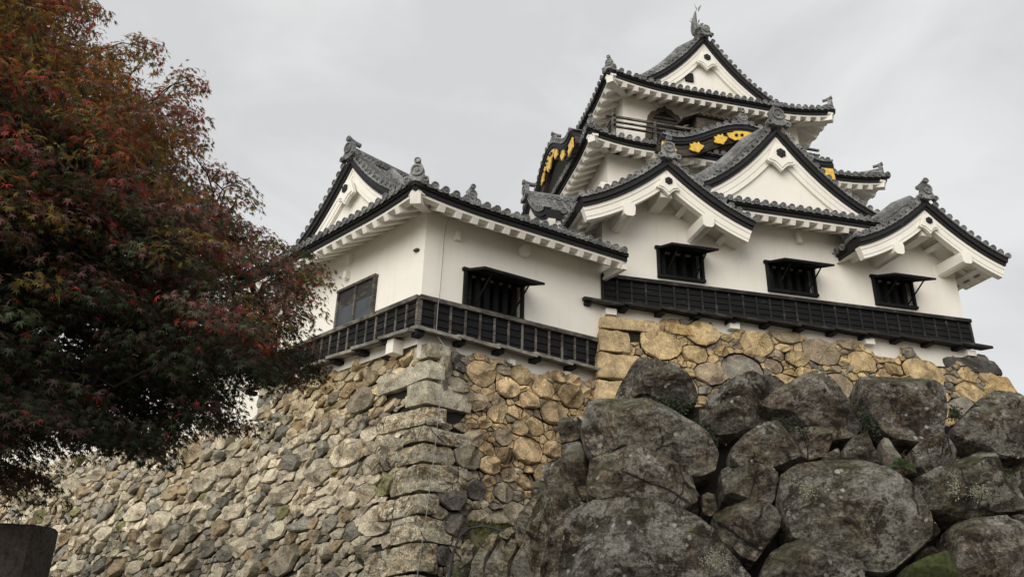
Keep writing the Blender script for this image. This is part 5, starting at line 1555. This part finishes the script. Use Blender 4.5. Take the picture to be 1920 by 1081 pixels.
def scatter_leaves(name, mat, parent, pos, tip, nrm, size, colr, kind='maple', off=None):
    """many leaves in one mesh: pos (N,3), tip direction, up normal, size (N,), colr (N,3)"""
    T, F = leaf_template(kind); Nn = len(pos); k = len(T)
    y = tip / np.linalg.norm(tip, axis=1, keepdims=True)
    x = np.cross(y, nrm); x /= np.linalg.norm(x, axis=1, keepdims=True) + 1e-9
    z = np.cross(x, y)
    V = pos[:, None, :] + size[:, None, None] * (T[None, :, 0:1] * x[:, None, :] + T[None, :, 1:2] * y[:, None, :] + T[None, :, 2:3] * z[:, None, :])
    V = V.reshape(-1, 3)
    if off is not None: V = V - off
    fa = [np.array(f) for f in F]; kf = len(fa[0])
    Fa = np.array(fa)                                    # all faces same size
    idx = (np.arange(Nn)[:, None, None] * k + Fa[None]).reshape(-1)
    nf = Nn * len(F)
    me = bpy.data.meshes.new(name)
    me.vertices.add(len(V)); me.vertices.foreach_set('co', V.astype(np.float32).ravel())
    me.loops.add(len(idx)); me.loops.foreach_set('vertex_index', idx.astype(np.int32))
    me.polygons.add(nf); me.polygons.foreach_set('loop_start', (np.arange(nf) * kf).astype(np.int32))
    me.update(calc_edges=True)
    at = me.color_attributes.new('Col', 'FLOAT_COLOR', 'POINT')
    C4 = np.hstack([np.repeat(colr, k, axis=0), np.ones((Nn * k, 1))])
    at.data.foreach_set('color', C4.astype(np.float32).ravel())
    me.materials.append(mat)
    o = bpy.data.objects.new(name, me); col.objects.link(o)
    if parent is not None: o.parent = parent
    return o

rp_ = np.random.default_rng(21)
def creeper(poly, nleaf, label, push=0.12, colr=(0.018, 0.028, 0.012), size=0.03, name='creeping_plant', group='small plants in the boulder gaps'):
    xs = [p[0] for p in poly]; ys = [p[1] for p in poly]
    ctr = on_plane(np.mean(xs), np.mean(ys), BA + BN * push, BN)
    root = thing(name, label, 'plant', ctr, 0, group)
    P = []
    while len(P) < nleaf * 1.5:
        t = rp_.dirichlet(np.ones(len(poly)) * 0.8); x = float(np.dot(t, xs)); y = float(np.dot(t, ys))
        P.append(on_plane(x + rp_.normal(0, 4), y + rp_.normal(0, 4), BA + BN * (push + rp_.uniform(-0.25, 0.1)), BN))
    P = np.array(P); n = len(P)
    tip = rp_.normal(0, 1, (n, 3)) + np.array([0, -0.6, -0.4]); nr = rp_.normal(0, 0.6, (n, 3)) + np.array([0, -0.5, 1.0])
    cc = np.array(colr) * rp_.uniform(0.6, 2.4, (n, 1)); cc[rp_.random(n) < 0.12] = (0.085, 0.08, 0.055)
    scatter_leaves('leaves', M['leaf'], root, P, tip, nr, rp_.uniform(0.6, 1.4, n) * size, cc, 'oval', ctr)
    st = MB()
    for i in range(max(5, n // 22)):
        a, b = P[rp_.integers(n)], P[rp_.integers(n)]
        mid = (a + b) / 2 + rp_.normal(0, 0.06, 3)
        st.tube(np.array([a, mid, b]) - ctr, 0.004, 4)
    st.build('stems', M['bark'], root)
creeper(Z5([(600,360),(800,330),(1000,400),(1180,350),(1240,330),(1240,480),(1100,560),(930,470),(700,430)]), 420, 'dark creeping plant under the topmost left boulder')
creeper(Z5([(1080,480),(1200,440),(1210,620),(1330,640),(1390,760),(1330,740),(1150,600)]), 320, 'dark trailing plant hanging left of the small flat boulder')
creeper(Z7([(0,430),(120,480),(330,560),(500,640),(420,660),(200,600),(20,590)]), 260, 'dark trailing plant above the cracked boulder')
creeper(Z7([(640,370),(730,360),(830,520),(930,610),(860,640),(780,640),(790,560)]), 340, 'dark creeping plant left of the large square boulder')
creeper(Z7([(1380,420),(1440,420),(1480,480),(1400,560),(1385,500)]), 140, 'dark leafy tuft right of the large square boulder')
creeper(Z8([(1000,160),(1090,180),(1110,330),(1060,380),(1010,300)]), 90, 'dull reddish weed beside the upright slab', colr=(0.06, 0.035, 0.018))
creeper(Z8([(1480,250),(1700,240),(1900,330),(1880,420),(1700,300)]), 160, 'thin dark weed over the lichen-covered boulder at right')
# small fern
fc = on_plane(*Z8([(1020, 280)])[0], BA + BN * 0.2, BN)
fern = thing('fern', 'small bright green fern in the gap beside the upright slab', 'fern', fc)
P, Tp, Nr = [], [], []
for q in np.linspace(-1.2, 1.6, 6):
    d = unit(np.array([math.sin(q), -0.5, 0.75 * math.cos(q)]))
    for t in np.linspace(0.15, 1, 11):
        p = fc + d * 0.15 * t - ZV * 0.06 * t * t
        sd = unit(np.cross(d, np.array([0, -1.0, 0.3])))
        for s in (-1, 1): P.append(p); Tp.append(sd * s + d * 0.35); Nr.append(np.array([0, -0.7, 0.7]))
P, Tp, Nr = map(np.array, (P, Tp, Nr))
scatter_leaves('fronds', M['leaf'], fern, P, Tp, Nr, np.full(len(P), 0.024), np.tile(np.array([0.045, 0.08, 0.02]), (len(P), 1)) * rp_.uniform(0.7, 1.3, (len(P), 1)), 'oval', fc)
# crusty lichen tufts
def lichen(cx, cy, w, h, n, push):
    o = on_plane(cx, cy, BA + BN * push, BN)
    P = np.array([on_plane(cx + rp_.normal(0, w / 2.3), cy + rp_.normal(0, h / 2.3), BA + BN * (push + rp_.uniform(-0.05, 0.02)), BN) for _ in range(n)])
    tip = rp_.normal(0, 1, (n, 3)); nr = rp_.normal(0, 0.7, (n, 3)) + BN
    cc = np.array([0.33, 0.34, 0.26]) * rp_.uniform(0.5, 1.25, (n, 1))
    ob = scatter_leaves('lichen_patch', M['leaf'], bwall, P, tip, nr, rp_.uniform(0.01, 0.022, n), cc, 'oval', bw_o)
for a in ((1141, 856, 22, 7, 420, 0.36), (1312, 1013, 18, 14, 420, 0.5), (1340, 1050, 24, 20, 520, 0.5), (1513, 918, 17, 18, 420, 0.53), (1790, 905, 12, 26, 320, 0.45), (1835, 918, 22, 20, 420, 0.45)): lichen(*a)

# grass and moss growing on the bank
ng = 2600
gp = np.array([c36(rp_.uniform(0.95, 4.2), rp_.uniform(0.05, 0.85), 0) for _ in range(ng)])
fr_ = np.array([np.dot(p - c36(0, 0, 0), nF) for p in gp])
gp[:, 2] = np.interp(fr_, [0.0, 0.2, 0.5, 0.85], [3.52, 3.5, 3.25, 2.6])
tipg = rp_.normal(0, 0.5, (ng, 3)) + np.array([0, -0.3, 1.0]); nrg = rp_.normal(0, 1, (ng, 3))
gs = scatter_leaves('grass', M['leaf'], None, gp, tipg, nrg, rp_.uniform(0.03, 0.08, ng), np.array([0.06, 0.07, 0.018]) * rp_.uniform(0.5, 1.5, (ng, 1)), 'oval')
gs['kind'] = 'stuff'; gs['label'] = 'short moss and grass on the bank below the rubble wall'; gs['category'] = 'grass'

# ================================================================== MAPLE TREE
rt = np.random.default_rng(77)
SIL = [(-420,-260),(120,-260),(150,-40),(170,10),(120,52),(190,72),(285,82),(296,110),(262,142),(330,150),(370,140),(368,220),(350,240),(375,250),(380,300),(425,345),(470,372),(482,420),(520,455),(570,482),(584,530),(576,580),(545,615),(545,640),(590,690),(545,712),(480,722),(425,700),(405,735),(458,790),(420,800),(330,805),(285,855),(230,858),(190,842),(140,820),(60,842),(92,900),(0,905),(-420,960)]
SILA = np.array(SIL, float)
def inside(px, py):
    x, y = SILA[:, 0], SILA[:, 1]; x2, y2 = np.roll(x, -1), np.roll(y, -1)
    c = ((y > py) != (y2 > py)); t = (px < (x2 - x) * (py - y) / (y2 - y + 1e-12) + x)
    return bool((c & t).sum() % 2)
HOLES = [(135, 632, 22, 14), (160, 615, 14, 10), (60, 855, 40, 12), (438, 745, 26, 30), (458, 515, 30, 8), (245, 735, 18, 16), (300, 760, 24, 8), (475, 530, 24, 7)]
TR = at_dist(-230, 900, 6.4); TR[2] = 0
tree = thing('maple_tree', 'large dark maple turning red, spreading from the left edge', 'tree', TR)
cl = []
def try_cluster(r_m, dlo, dhi, margin=0.62):
    px, py = 615 - 900 * rt.random() ** 1.25, rt.uniform(-200, 930)
    d = rt.uniform(dlo, dhi)
    rp = r_m * F_PX / d
    for ax, ay in ((0, 0), (1, 0), (-1, 0), (0, 0.55), (0, -0.55), (0.7, 0.4), (0.7, -0.4), (-0.7, 0.4)):
        if not inside(px + ax * rp * margin, py + ay * rp * margin): return
    for hx, hy, hw, hh in HOLES:
        if abs(px - hx) < hw + rp * 0.6 and abs(py - hy) < hh + rp * 0.28: return
    cl.append((px, py, d, r_m))
for r_m, dlo, dhi, cnt in ((0.62, 4.6, 7.6, 2500), (0.42, 4.2, 7.8, 4600), (0.26, 3.9, 7.8, 9000), (0.15, 3.8, 7.6, 12000)):
    before = len(cl)
    lim = {0.62: 120, 0.42: 260, 0.26: 750, 0.15: 1300}[r_m]
    for _ in range(cnt):
        if len(cl) - before >= lim: break
        try_cluster(r_m, dlo, dhi)
for x, y in ((180,15),(150,8),(270,84),(292,92),(350,148),(366,142),(370,215),(340,252),(372,246),(425,318),(455,345),(470,372),(500,440),(530,460),(578,474),(596,515),(590,560),(560,590),(548,612),(585,672),(592,692),(560,708),(500,716),(440,745),(455,786),(425,794),(340,800),(90,904),(62,880),(20,896),(590,535),(570,500),(540,500),(560,540),(480,640),(520,660),(440,650),(470,690),(530,690),(500,670),(420,670),(380,740),(400,760),(350,770),(560,660),(450,610),(500,600)):
    for _ in range(3): cl.append((x + rt.normal(0, 7) - 6, y + rt.normal(0, 6), rt.uniform(5.2, 7.0), 0.15))
for _ in range(170):
    x, y = rt.uniform(150, 430), rt.uniform(690, 850)
    if y > 880 - 0.2 * x or (abs(x - 438) < 40 and abs(y - 748) < 40) or not inside(x, y + 8): continue
    cl.append((x, y, rt.uniform(5.0, 6.8), 0.15 if rt.random() < 0.6 else 0.26))
LP, LT, LN, LS, LC = [], [], [], [], []
centres = []
for px, py, d, r in cl:
    c = at_dist(px, py, d); centres.append((c, r))
    n = int({0.62: 300, 0.42: 175, 0.26: 85, 0.15: 36}[r])
    q = rt.uniform(0, 2 * math.pi, n); rad = r * np.sqrt(rt.uniform(0, 1, n))
    x, y = rad * np.cos(q), rad * np.sin(q)
    z = rt.normal(0, 0.05 * r + 0.012, n) - 0.32 * rad ** 2 / r
    # each spray leans outward from the trunk and droops
    o = c - np.array([TR[0], TR[1], c[2]]); o = unit(np.array([o[0], o[1], 0]))
    z = z - (x * o[0] + y * o[1]) * 0.28
    pos = c + np.stack([x, y, z], 1)
    tip = np.stack([np.cos(q), np.sin(q), np.zeros(n)], 1) * 0.8 + o * 0.5 + rt.normal(0, 0.45, (n, 3)) + np.array([0, 0, -0.75])
    nr = np.stack([x, y, np.zeros(n)], 1) / r * 0.5 + np.array([0, 0, 1.0]) + rt.normal(0, 0.33, (n, 3))
    # autumn colour: red at the top, olive in the middle, green low down with crown shade painted in; each spray varies
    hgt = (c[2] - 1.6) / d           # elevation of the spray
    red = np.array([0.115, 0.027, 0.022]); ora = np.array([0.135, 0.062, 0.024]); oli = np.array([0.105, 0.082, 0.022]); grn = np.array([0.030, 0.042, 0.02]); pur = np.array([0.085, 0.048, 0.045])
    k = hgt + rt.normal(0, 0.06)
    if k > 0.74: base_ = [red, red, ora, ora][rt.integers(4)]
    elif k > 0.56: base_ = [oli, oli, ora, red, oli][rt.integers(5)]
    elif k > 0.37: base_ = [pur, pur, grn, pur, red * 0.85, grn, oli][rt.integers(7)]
    else: base_ = [grn * 0.6, grn * 0.5, pur * 0.4, grn * 0.45, grn * 0.55][rt.integers(5)]  # lowest sprays get dimmed leaf colours that imitate shade under the crown
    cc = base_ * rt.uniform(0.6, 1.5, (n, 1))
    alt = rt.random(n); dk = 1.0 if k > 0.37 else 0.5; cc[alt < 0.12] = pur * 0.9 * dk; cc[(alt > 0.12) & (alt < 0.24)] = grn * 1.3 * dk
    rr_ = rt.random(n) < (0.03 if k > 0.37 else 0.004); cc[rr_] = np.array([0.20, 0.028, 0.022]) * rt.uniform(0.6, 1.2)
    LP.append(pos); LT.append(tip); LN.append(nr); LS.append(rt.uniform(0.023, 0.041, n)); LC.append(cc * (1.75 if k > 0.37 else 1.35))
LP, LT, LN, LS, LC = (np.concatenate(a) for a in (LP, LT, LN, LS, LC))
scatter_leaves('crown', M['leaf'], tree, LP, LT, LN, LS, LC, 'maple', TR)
# trunk, limbs and twigs reaching every spray
tk = MB()
def limb(a, b, r0, r1, n=7, sag=0.2, wob=0.05):
    a, b = np.asarray(a, float), np.asarray(b, float)
    t = np.linspace(0, 1, n)[:, None]
    p = a + (b - a) * t + ZV * (np.sin(t * math.pi) * sag) + rt.normal(0, wob, (n, 3)) * np.sin(t * math.pi)
    tk.tube(p - TR, np.linspace(r0, r1, n), 7); return p
fork = TR + np.array([0.1, 0.0, 1.5])
limb(TR - ZV * 0.1, fork, 0.24, 0.19, 6, 0, 0.02)
nodes = []
for (px, py, d, r0) in ((-40, 700, 6.2, 0.11), (60, 660, 6.0, 0.10), (-120, 420, 6.2, 0.13), (40, 380, 6.4, 0.1), (-60, 180, 6.4, 0.1), (130, 620, 5.6, 0.05), (150, 330, 6.2, 0.06), (220, 250, 6.4, 0.05), (60, 100, 6.5, 0.05), (420, 510, 6.2, 0.045), (300, 560, 5.6, 0.05), (250, 700, 5.4, 0.045), (120, 780, 5.0, 0.05), (380, 420, 6.3, 0.04), (-200, 60, 6.2, 0.08), (480, 560, 6.4, 0.03), (180, 480, 5.0, 0.05)):
    q = at_dist(px, py, d)
    src = fork if not nodes else min([fork] + nodes, key=lambda s: np.linalg.norm(s - q) + 0.35 * np.linalg.norm(s - fork))
    p = limb(src, q, r0 * 1.15, r0 * 0.75, 8, 0.12, 0.05)
    nodes += [p[4], p[-1]]
nodes_a = np.array(nodes)
for c, r in centres:
    if r < 0.3 and rt.random() < 0.6: continue
    s = nodes_a[np.argmin(np.linalg.norm(nodes_a - c, axis=1))]
    if r < 0.3 and np.linalg.norm(s - c) > 1.0: continue
    limb(s, c, 0.008 + 0.014 * r, 0.003, 6, 0.08, 0.04)
tk.build('trunk', M['bark'], tree, 180)
